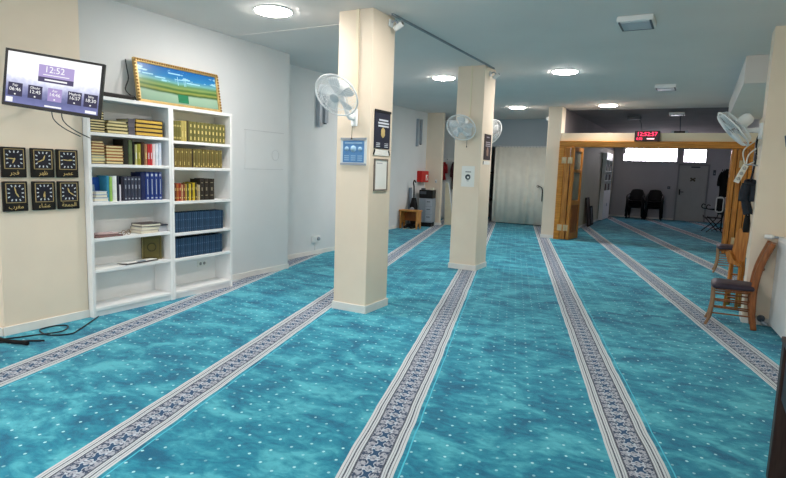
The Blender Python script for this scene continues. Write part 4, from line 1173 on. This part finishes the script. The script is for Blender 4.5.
# ------------------------------------------------------------------ right side
t = thing('radiator', 'white panel radiator along the right wall beside the pier', 'radiator', (.96, 6.0, 0))
b = nb(); box(b, -.11, -.075, -.8, .8, .03, 1.0)
box(b, -.116, -.11, -.78, .78, .06, .97)
obj('front_panel', b, M['whitep'], t, bevel=.004)
b = nb(); box(b, -.03, .005, -.8, .8, .05, 1.0); obj('rear_panel', b, M['whitep'], t, bevel=.004)
b = nb(); box(b, -.112, .01, -.8, .82, .985, 1.01); obj('top_grille', b, M['whitep'], t)
b = nb()
for y in (-.6, .6): box(b, .005, .06, y - .02, y + .02, .5, .6)
box(b, -.09, -.02, -.7, -.6, 0, .06); box(b, -.09, -.02, -.1, 0, 0, .06)
obj('brackets', b, M['grey'], t)
t.location = (.985, 6.55, 0); t.rotation_euler = (0, 0, R(5.4))
t = thing('radiator_valve', 'small white thermostatic valve at the radiator top near the pier', 'valve', (.76, 7.33, 1.0))
b = nb(); sweep(b, [(-.09, 0, 0), (-.03, 0, 0), (0, 0, 0)], [.022, .028, .02], 14); obj('knob', b, M['whitep'], t)
b = nb(); sweep(b, [(0, 0, 0), (.06, 0, -.005)], .012, 8); obj('pipe', b, M['silver'], t)
t = thing('pipe_fitting', 'dark round pipe fitting on the floor beside the radiator end', 'pipe', (.72, 7.29, .0))
b = nb(); sweep(b, smoothpts([(0, .05, .09), (0, -.0, .09), (.02, -.01, .05), (.06, -.01, .03)], 5), .022, 10); obj('elbow', b, M['silver'], t)
b = nb(); lathe(b, [(0, .03), (.035, .03), (.04, 0), (0, 0)], 16, Matrix.Translation((0, .0, .09)) @ Matrix.Rotation(PI / 2, 4, 'X')); obj('cap', b, M['greyd'], t)

def wooden_chair(label, loc, rz, group='wooden chairs with dark padded seats'):
    """local: faces -Y"""
    t = thing('wooden_chair', label, 'chair', loc, rz, group)
    b = nb()
    outline = smoothpts([(-.20, -.20, 0), (.20, -.20, 0), (.215, -.05, 0), (.165, .20, 0), (-.165, .20, 0), (-.215, -.05, 0)], 6, True)
    rows = []
    for sc, z in ((.97, .425), (1.0, .44), (1.0, .455), (.95, .472), (.7, .482), (.3, .486)):
        rows.append([b.verts.new((p.x * sc, p.y * sc, z)) for p in outline])
    for A, B in zip(rows, rows[1:]):
        for k in range(len(A)):
            f = b.faces.new((A[k], A[(k + 1) % len(A)], B[(k + 1) % len(A)], B[k])); f.smooth = True
    b.faces.new(rows[0][::-1]); b.faces.new(rows[-1])
    obj('seat', b, M['cushion'], t)
    for s in (-1, 1):
        b = nb(); sweep(b, smoothpts([(s * .172, -.19, .425), (s * .172, -.185, .25), (s * .176, -.20, .1), (s * .178, -.235, 0)], 5), [.021] * 6 + [.020] * 5 + [.016] * 5, 8); obj('front_leg', b, M['chairg'], t)
        b = nb(); sweep(b, smoothpts([(s * .145, .225, 0), (s * .145, .195, .2), (s * .145, .19, .45), (s * .145, .225, .7), (s * .145, .31, .95)], 6), [.024] * 6 + [.027] * 6 + [.027] * 6 + [.026] * 7, 8, squash=1.25); obj('rear_leg', b, M['chairw'], t)
    b = nb()
    for z in (.39, .30, .22, .14):
        for s in (-1, 1): sweep(b, [(s * .174, -.19, z), (s * .146, .19, z)], .0085, 6)
    for z in (.30, .17): sweep(b, [(-.174, -.19, z), (.174, -.19, z)], .0085, 6); sweep(b, [(-.146, .19, z), (.146, .19, z)], .0085, 6)
    obj('rungs', b, M['chairw'], t)
    b = nb(); box(b, -.16, .16, -.175, .185, .40, .43); obj('seat_frame', b, M['chairw'], t)
    b = nb(); sweep(b, smoothpts([(-.16, .30, .92), (0, .325, .945), (.16, .30, .92)], 6), .03, 8, squash=.4); obj('back_rail', b, M['chairw'], t)
    b = nb(); sweep(b, smoothpts([(-.145, .24, .66), (0, .255, .66), (.145, .24, .66)], 6), .022, 8, squash=.4); obj('back_rail', b, M['chairw'], t)
    b = nb()
    for x in (-.075, 0, .075): sweep(b, smoothpts([(x, .25, .66), (x, .27, .8), (x, .315, .935)], 4), .012, 6)
    obj('back_slat', b, M['chairw'], t)
    return t
wooden_chair('wooden chair with dark padded seat nearest the camera, in front of the right pier', (.42, 7.19, 0), R(-91))
wooden_chair('wooden chair farther back, its seat in front of the right folding door', (.56, 11.25, 0), R(-90))

t = thing('book_stand', 'orange wooden folding stand leaning against the side of the right pier', 'stand', (.50, 8.28, 0), R(-12))
b = nb(); prism(b, [(-.085, .56), (.085, .54), (.09, 1.0), (-.01, 1.0), (-.045, .93)], 'y', -.03, .0); obj('upper_panel', b, M['wood'], t, bevel=.006)
b = nb(); prism(b, [(-.12, .70), (-.075, .72), (-.01, .60), (.06, .56), (.06, .53), (-.08, .57)], 'y', -.16, -.03); obj('ledge', b, M['wood'], t, bevel=.005)
for s in (-1, 1):
    b = nb(); sweep(b, [(s * .065, .02, .0), (s * .06, -.01, .56)], [.028, .026], 4); obj('leg', b, M['wood'], t)
    b = nb(); sweep(b, [(s * .065 + .0, -.16, .0), (s * .05, -.10, .60)], [.02, .02], 4); obj('brace', b, M['wood'], t)
for k in range(3):
    b = nb(); sweep(b, [(-.06, -.085, .12 + .15 * k), (.06, -.085, .12 + .15 * k)], .012, 6); obj('rung', b, M['woodp'], t)

# cables, power strip and hanging things beside the pier
t = thing('power_strip', 'white power strip with tangled leads hanging beside the right pier', 'power strip', (.45, 7.66, 1.80), (R(0), R(22), 0))
b = nb(); box(b, -.03, .03, -.022, .022, -.24, -.02); obj('strip', b, M['cablew'], t, bevel=.006)
b = nb()
for k in range(3):
    b = nb(); lathe(b, [(0, .004), (.02, .004), (.02, 0), (0, 0)], 14, Matrix.Translation((0, -.022, -.06 - k * .065)) @ Matrix.Rotation(PI / 2, 4, 'X'))
    obj('socket', b, mat('pale_grey_plastic', (176, 174, 168), .5), t)
b = nb()
sweep(b, smoothpts([(0, 0, -.02), (-.03, 0, .1), (.02, 0, .25), (.0, 0, .48)], 6), .009, 6)
sweep(b, smoothpts([(0, 0, -.02), (.07, 0, .08), (.0, 0, .2), (.05, 0, .5)], 6), .008, 6)
sweep(b, smoothpts([(-.01, 0, -.02), (-.1, 0, .12), (-.03, 0, .3), (-.02, 0, .5)], 6), .008, 6)
obj('leads', b, M['cablew'], t)
b = nb(); sweep(b, [(.12, -.02, .02), (.04, -.02, -.0), (-.01, -.02, -.02)], .008, 6); obj('hook', b, M['silver'], t)
b = nb(); sweep(b, smoothpts([(.54, 7.62, 2.14), (.52, 7.66, 2.05), (.53, 7.66, 1.85), (.50, 7.66, 1.58)], 6), .012, 6)
tag(obj('hanging_cable', b, M['cable']), 'black cable hanging from the right fan down the pier side', 'cable')
garment('coat', 'dark jacket hanging on the side of the right pier below the power strip', (.50, 7.655, 1.60), .10, .38, mat('slate_cloth', (40, 44, 52), .8, .2, 12), d=.06, seed=3)
bag('small black pouch hanging under the dark jacket by the pier', (.515, 7.70, 1.0), .036, .036, .20, M['blackm'])
b = nb(); box(b, .555, .56, 7.6, 7.7, 1.0, 1.1); b.free()

t = thing('side_table', 'dark wooden table corner at the right edge of the frame', 'table', (0, 0, 0))
b = nb(); box(b, .45, 1.12, 2.4, 3.53, .76, .79); obj('top', b, M['darkw'], t, bevel=.006)
b = nb(); box(b, .47, 1.10, 3.48, 3.505, .47, .76); box(b, .47, .495, 2.44, 3.48, .47, .76); box(b, 1.08, 1.10, 2.44, 3.48, .47, .76); obj('apron', b, M['darkw2'], t)
for x, y in ((.455, 3.445), (1.035, 3.445), (.455, 2.42), (1.035, 2.42)):
    b = nb(); box(b, x, x + .08, y, y + .08, 0, .76); obj('leg', b, M['darkw'], t, bevel=.006)

# ------------------------------------------------------------------ back room
M['chairblk'] = mat('black_chair_plastic', (20, 20, 22), .45, .1)
def plastic_chair(label, group):
    t = thing('plastic_chair', label, 'chair', (0, 0, 0), 0, group)
    m = M['chairblk']
    b = nb(); box(b, -.24, .24, -.24, .22, .42, .445); obj('seat', b, m, t, bevel=.01)
    b = nb()
    rows = []
    for i in range(7):
        f = i / 6; z = .44 + .42 * f; hw = .235 + .015 * math.sin(PI * f) - .05 * max(0, f - .7) / .3
        rows.append([[b.verts.new((hw * (2 * j / 8 - 1), .20 + .11 * f + .05 * (1 - (2 * j / 8 - 1) ** 2) + dd, z + .03 * f * (1 - (2 * j / 8 - 1) ** 2))) for dd in (0, .012)] for j in range(9)])
    for s in (0, 1):
        for i in range(6):
            for j in range(8): b.faces.new((rows[i][j][s], rows[i][j + 1][s], rows[i + 1][j + 1][s], rows[i + 1][j][s])).smooth = True
    for i in range(6):
        for j in (0, 8): b.faces.new((rows[i][j][0], rows[i + 1][j][0], rows[i + 1][j][1], rows[i][j][1]))
    for j in range(8):
        for i in (0, 6): b.faces.new((rows[i][j][0], rows[i][j + 1][0], rows[i][j + 1][1], rows[i][j][1]))
    obj('backrest', b, m, t)
    for s in (-1, 1):
        b = nb(); sweep(b, smoothpts([(s * .235, .27, .72), (s * .275, .12, .66), (s * .285, -.1, .645), (s * .275, -.24, .60)], 5), .028, 8, squash=.55); obj('armrest', b, m, t)
        b = nb(); sweep(b, [(s * .275, -.24, .60), (s * .262, -.235, .40), (s * .29, -.26, 0)], [.03, .034, .026], 8); obj('leg', b, m, t)
        b = nb(); sweep(b, [(s * .23, .22, .44), (s * .26, .28, 0)], [.034, .026], 8); obj('leg', b, m, t)
    return t
pc = None
for sx, nm in ((-2.12, 'left'), (-1.50, 'right')):
    for k in range(4):
        pos = ('lowest', 'second from the bottom', 'third from the bottom', 'topmost')[k]
        lb = 'black plastic armchair, %s in the %s stack against the far wall' % (pos, nm)
        if pc is None: pc = c = plastic_chair(lb, 'stacked black plastic armchairs')
        else: c = copy_tree(pc)
        c['label'] = lb
        c.location = (sx + (.03 if k % 2 else 0) * (1 if nm == 'right' else -1), 23.55 - .02 * k, .085 * k)
        c.rotation_euler = (0, 0, R(-3 if nm == 'left' else 4))
t = thing('wall_switch', 'small dark switch on the far wall left of the metal door', 'switch', (-1.06, 24.1, 1.24))
b = nb(); box(b, -.05, .05, -.012, 0, -.05, .05); obj('plate', b, M['greyd'], t, bevel=.003)
b = nb(); box(b, -.02, .02, -.02, -.012, -.02, .02); obj('rocker', b, M['grey'], t)
t = thing('wall_switch', 'small dark box on the far wall right of the metal door', 'switch', (.42, 24.1, 1.86))
b = nb(); box(b, -.045, .045, -.03, 0, -.1, .1); obj('case', b, M['greyd'], t, bevel=.004)
b = nb(); box(b, -.02, .02, -.035, -.03, -.05, .0); obj('button', b, M['grey'], t)
# back-room bookcase with a cupboard base
t = thing('display_bookcase', 'white bookcase with open upper shelves on the left of the back room', 'bookcase', (-3.12, 21.9, 0), PI / 2); t.scale = (.85, .65, 1)
b = nb(); box(b, -.95, .95, -.20, 0, .03, 1.08); obj('cupboard', b, M['white'], t, bevel=.005)
for s in (-1, 1):
    b = nb(); box(b, -.46 + s * .47, .46 + s * .47, -.212, -.20, .08, 1.05); d = obj('cupboard_door', b, M['white'], t, bevel=.004)
    b = nb(); sweep(b, [(s * .06, -.225, .5), (s * .06, -.225, .62)], .01, 6); obj('door_knob', b, M['silver'], d)
for x in (-.95, -.02, .91):
    b = nb(); box(b, x, x + .04, -.20, 0, 1.08, 2.2); obj('upright', b, M['white'], t)
b = nb(); box(b, -.95, .95, -.02, 0, 1.08, 2.2); obj('back_panel', b, M['greyd'], t)
for z in (1.42, 1.76, 2.18):
    b = nb(); box(b, -.91, .91, -.19, -.02, z, z + .03); obj('shelf', b, M['white'], t)
b = nb(); box(b, -1.0, .6, -.24, 0, 2.21, 2.42); obj('top_box', b, M['white'], t)
k = 0
for z, hh in ((1.08, .24), (1.45, .22), (1.79, .24)):
    for j, y in enumerate((21.15, 21.5, 22.15, 22.45)):
        nm = ('lower', 'middle', 'upper')[(1.08, 1.45, 1.79).index(z)]
        bb = nb(); box(bb, -3.10, -3.01, 21.9 + (y - 21.9) * .85, 21.9 + (y + .18 - 21.9) * .85, z + .001, z + hh)
        o = tag(obj('file_box', bb, bm_(((56, 50, 48), (86, 70, 66), (44, 48, 60), (98, 92, 88))[(j + k) % 4]), bevel=.004), '%s dark file box on the %s open shelf of the back-room bookcase' % (('nearest', 'second nearest', 'third', 'farthest')[j], nm), 'box', 'file boxes in the back room')
    k += 1
tag(bx('wall_lamp', M['whitep'], -2.78, -2.68, 23.7, 24.0, 2.5, 2.9, bevel=.01), 'white box high on the far wall left of the windows', 'box')
for k, (y, x, h, w, lb) in enumerate(((18.5, -2.98, .92, .5, 'dark framed picture leaning on the left wall behind the folding door'), (19.15, -3.0, .62, .42, 'smaller dark framed picture leaning farther along the same wall'))):
    t = thing('leaning_picture', lb, 'picture', (x, y, 0), (R(-7), 0, PI / 2))
    b = nb(); box(b, -w / 2, w / 2, -.0, .03, 0, h); obj('backing', b, (M['darkw'], M['greyd'])[k], t)
    b = nb()
    for a in ((-w / 2, w / 2, h - .05, h), (-w / 2, w / 2, 0, .05), (-w / 2, -w / 2 + .05, .05, h - .05), (w / 2 - .05, w / 2, .05, h - .05)): box(b, a[0], a[1], -.012, 0, a[2], a[3])
    obj('frame', b, M['blackm'], t)
# coats on a stand, dark chair
t = thing('coat_stand', 'dark metal coat stand behind the right folding door', 'coat stand', (.68, 20.3, 0))
b = nb(); sweep(b, [(0, 0, .02), (0, 0, 1.95)], .022, 10); obj('pole', b, M['darkmetal'], t)
b = nb()
for k in range(4):
    a = PI / 2 * k + .5; sweep(b, smoothpts([(0, 0, .12), (.15 * math.cos(a), .15 * math.sin(a), .07), (.28 * math.cos(a), .28 * math.sin(a), .012)], 5), .014, 8)
obj('feet', b, M['darkmetal'], t)
for k in range(4):
    b = nb(); a = PI / 2 * k + .5; sweep(b, smoothpts([(0, 0, 1.85), (.10 * math.cos(a), .10 * math.sin(a), 1.86), (.14 * math.cos(a), .14 * math.sin(a), 1.93)], 5), .012, 8); obj('hook', b, M['darkmetal'], t)
garment('coat', 'large black coat on the coat stand behind the right folding door', (.70, 20.08, 1.92), .40, .82, M['blackm'], d=.12, seed=5)
t = thing('frame_mirror', 'small white rounded frame hanging below the black coat', 'frame', (.56, 19.45, .86))
b = nb()
pts = smoothpts([(-.08, 0, -.2), (.08, 0, -.2), (.09, 0, 0), (.08, 0, .2), (-.08, 0, .2), (-.09, 0, 0)], 5, True); pts.append(pts[0])
sweep(b, pts, .018, 6, cap=False); obj('frame', b, M['whitep'], t)
b = nb(); box(b, -.075, .075, .005, .012, -.18, .18); obj('dark_panel', b, M['blackm'], t)
t = thing('metal_chair', 'dark metal-framed folding chair with curved arm in the back room', 'chair', (.40, 19.75, 0), R(-75))
b = nb(); box(b, -.22, .22, -.2, .2, .43, .46); obj('seat', b, M['blackm'], t, bevel=.01)
b = nb(); box(b, -.22, .22, .2, .225, .55, .92); obj('backrest', b, M['blackm'], t, bevel=.01)
for s in (-1, 1):
    b = nb(); sweep(b, smoothpts([(s * .24, .21, .95), (s * .24, .21, .45), (s * .24, -.2, .0)], 6), .014, 8); obj('leg', b, M['darkmetal'], t)
    b = nb(); sweep(b, smoothpts([(s * .24, -.2, .50), (s * .24, .0, .30), (s * .24, .26, .0)], 6), .014, 8); obj('leg', b, M['darkmetal'], t)
    b = nb(); sweep(b, smoothpts([(s * .24, .21, .70), (s * .25, -.1, .70), (s * .25, -.24, .74), (s * .25, -.22, .84), (s * .25, -.14, .82)], 6), .016, 8); obj('armrest', b, M['darkmetal'], t)

# ------------------------------------------------------------------ camera
cam_d = bpy.data.cameras.new('camera')
cam = bpy.data.objects.new('camera', cam_d); col.objects.link(cam)
r_ = Vector((0.8759367539, 0.4812450399, 0.0337344727)); d_ = Vector((0.0894078467, -0.0932243418, -0.9916226394)); f_ = Vector((-0.4740686027, 0.8716148424, -0.1246857101))
cam.matrix_world = Matrix(((r_.x, -d_.x, -f_.x, 0), (r_.y, -d_.y, -f_.y, 0), (r_.z, -d_.z, -f_.z, 1.6), (0, 0, 0, 1)))
cam_d.sensor_fit = 'HORIZONTAL'; cam_d.sensor_width = 36; cam_d.lens = 557.7955 / 786 * 36
cam_d.clip_start = .05; cam_d.clip_end = 100
scene.camera = cam

# ------------------------------------------------------------------ world, view
w = bpy.data.worlds.new('world'); scene.world = w
w.use_nodes = True
w.node_tree.nodes['Background'].inputs[0].default_value = (.7, .8, 1, 1)
w.node_tree.nodes['Background'].inputs[1].default_value = .3
vs = scene.view_settings
vs.view_transform = 'Standard'; vs.look = 'None'; vs.gamma = 1; vs.use_curve_mapping = False
vs.exposure = 0.52
try:
    cy = scene.cycles
    cy.use_denoising = True
    cy.max_bounces = 10; cy.diffuse_bounces = 6; cy.transparent_max_bounces = 16
    cy.sample_clamp_indirect = 4
except Exception:
    pass
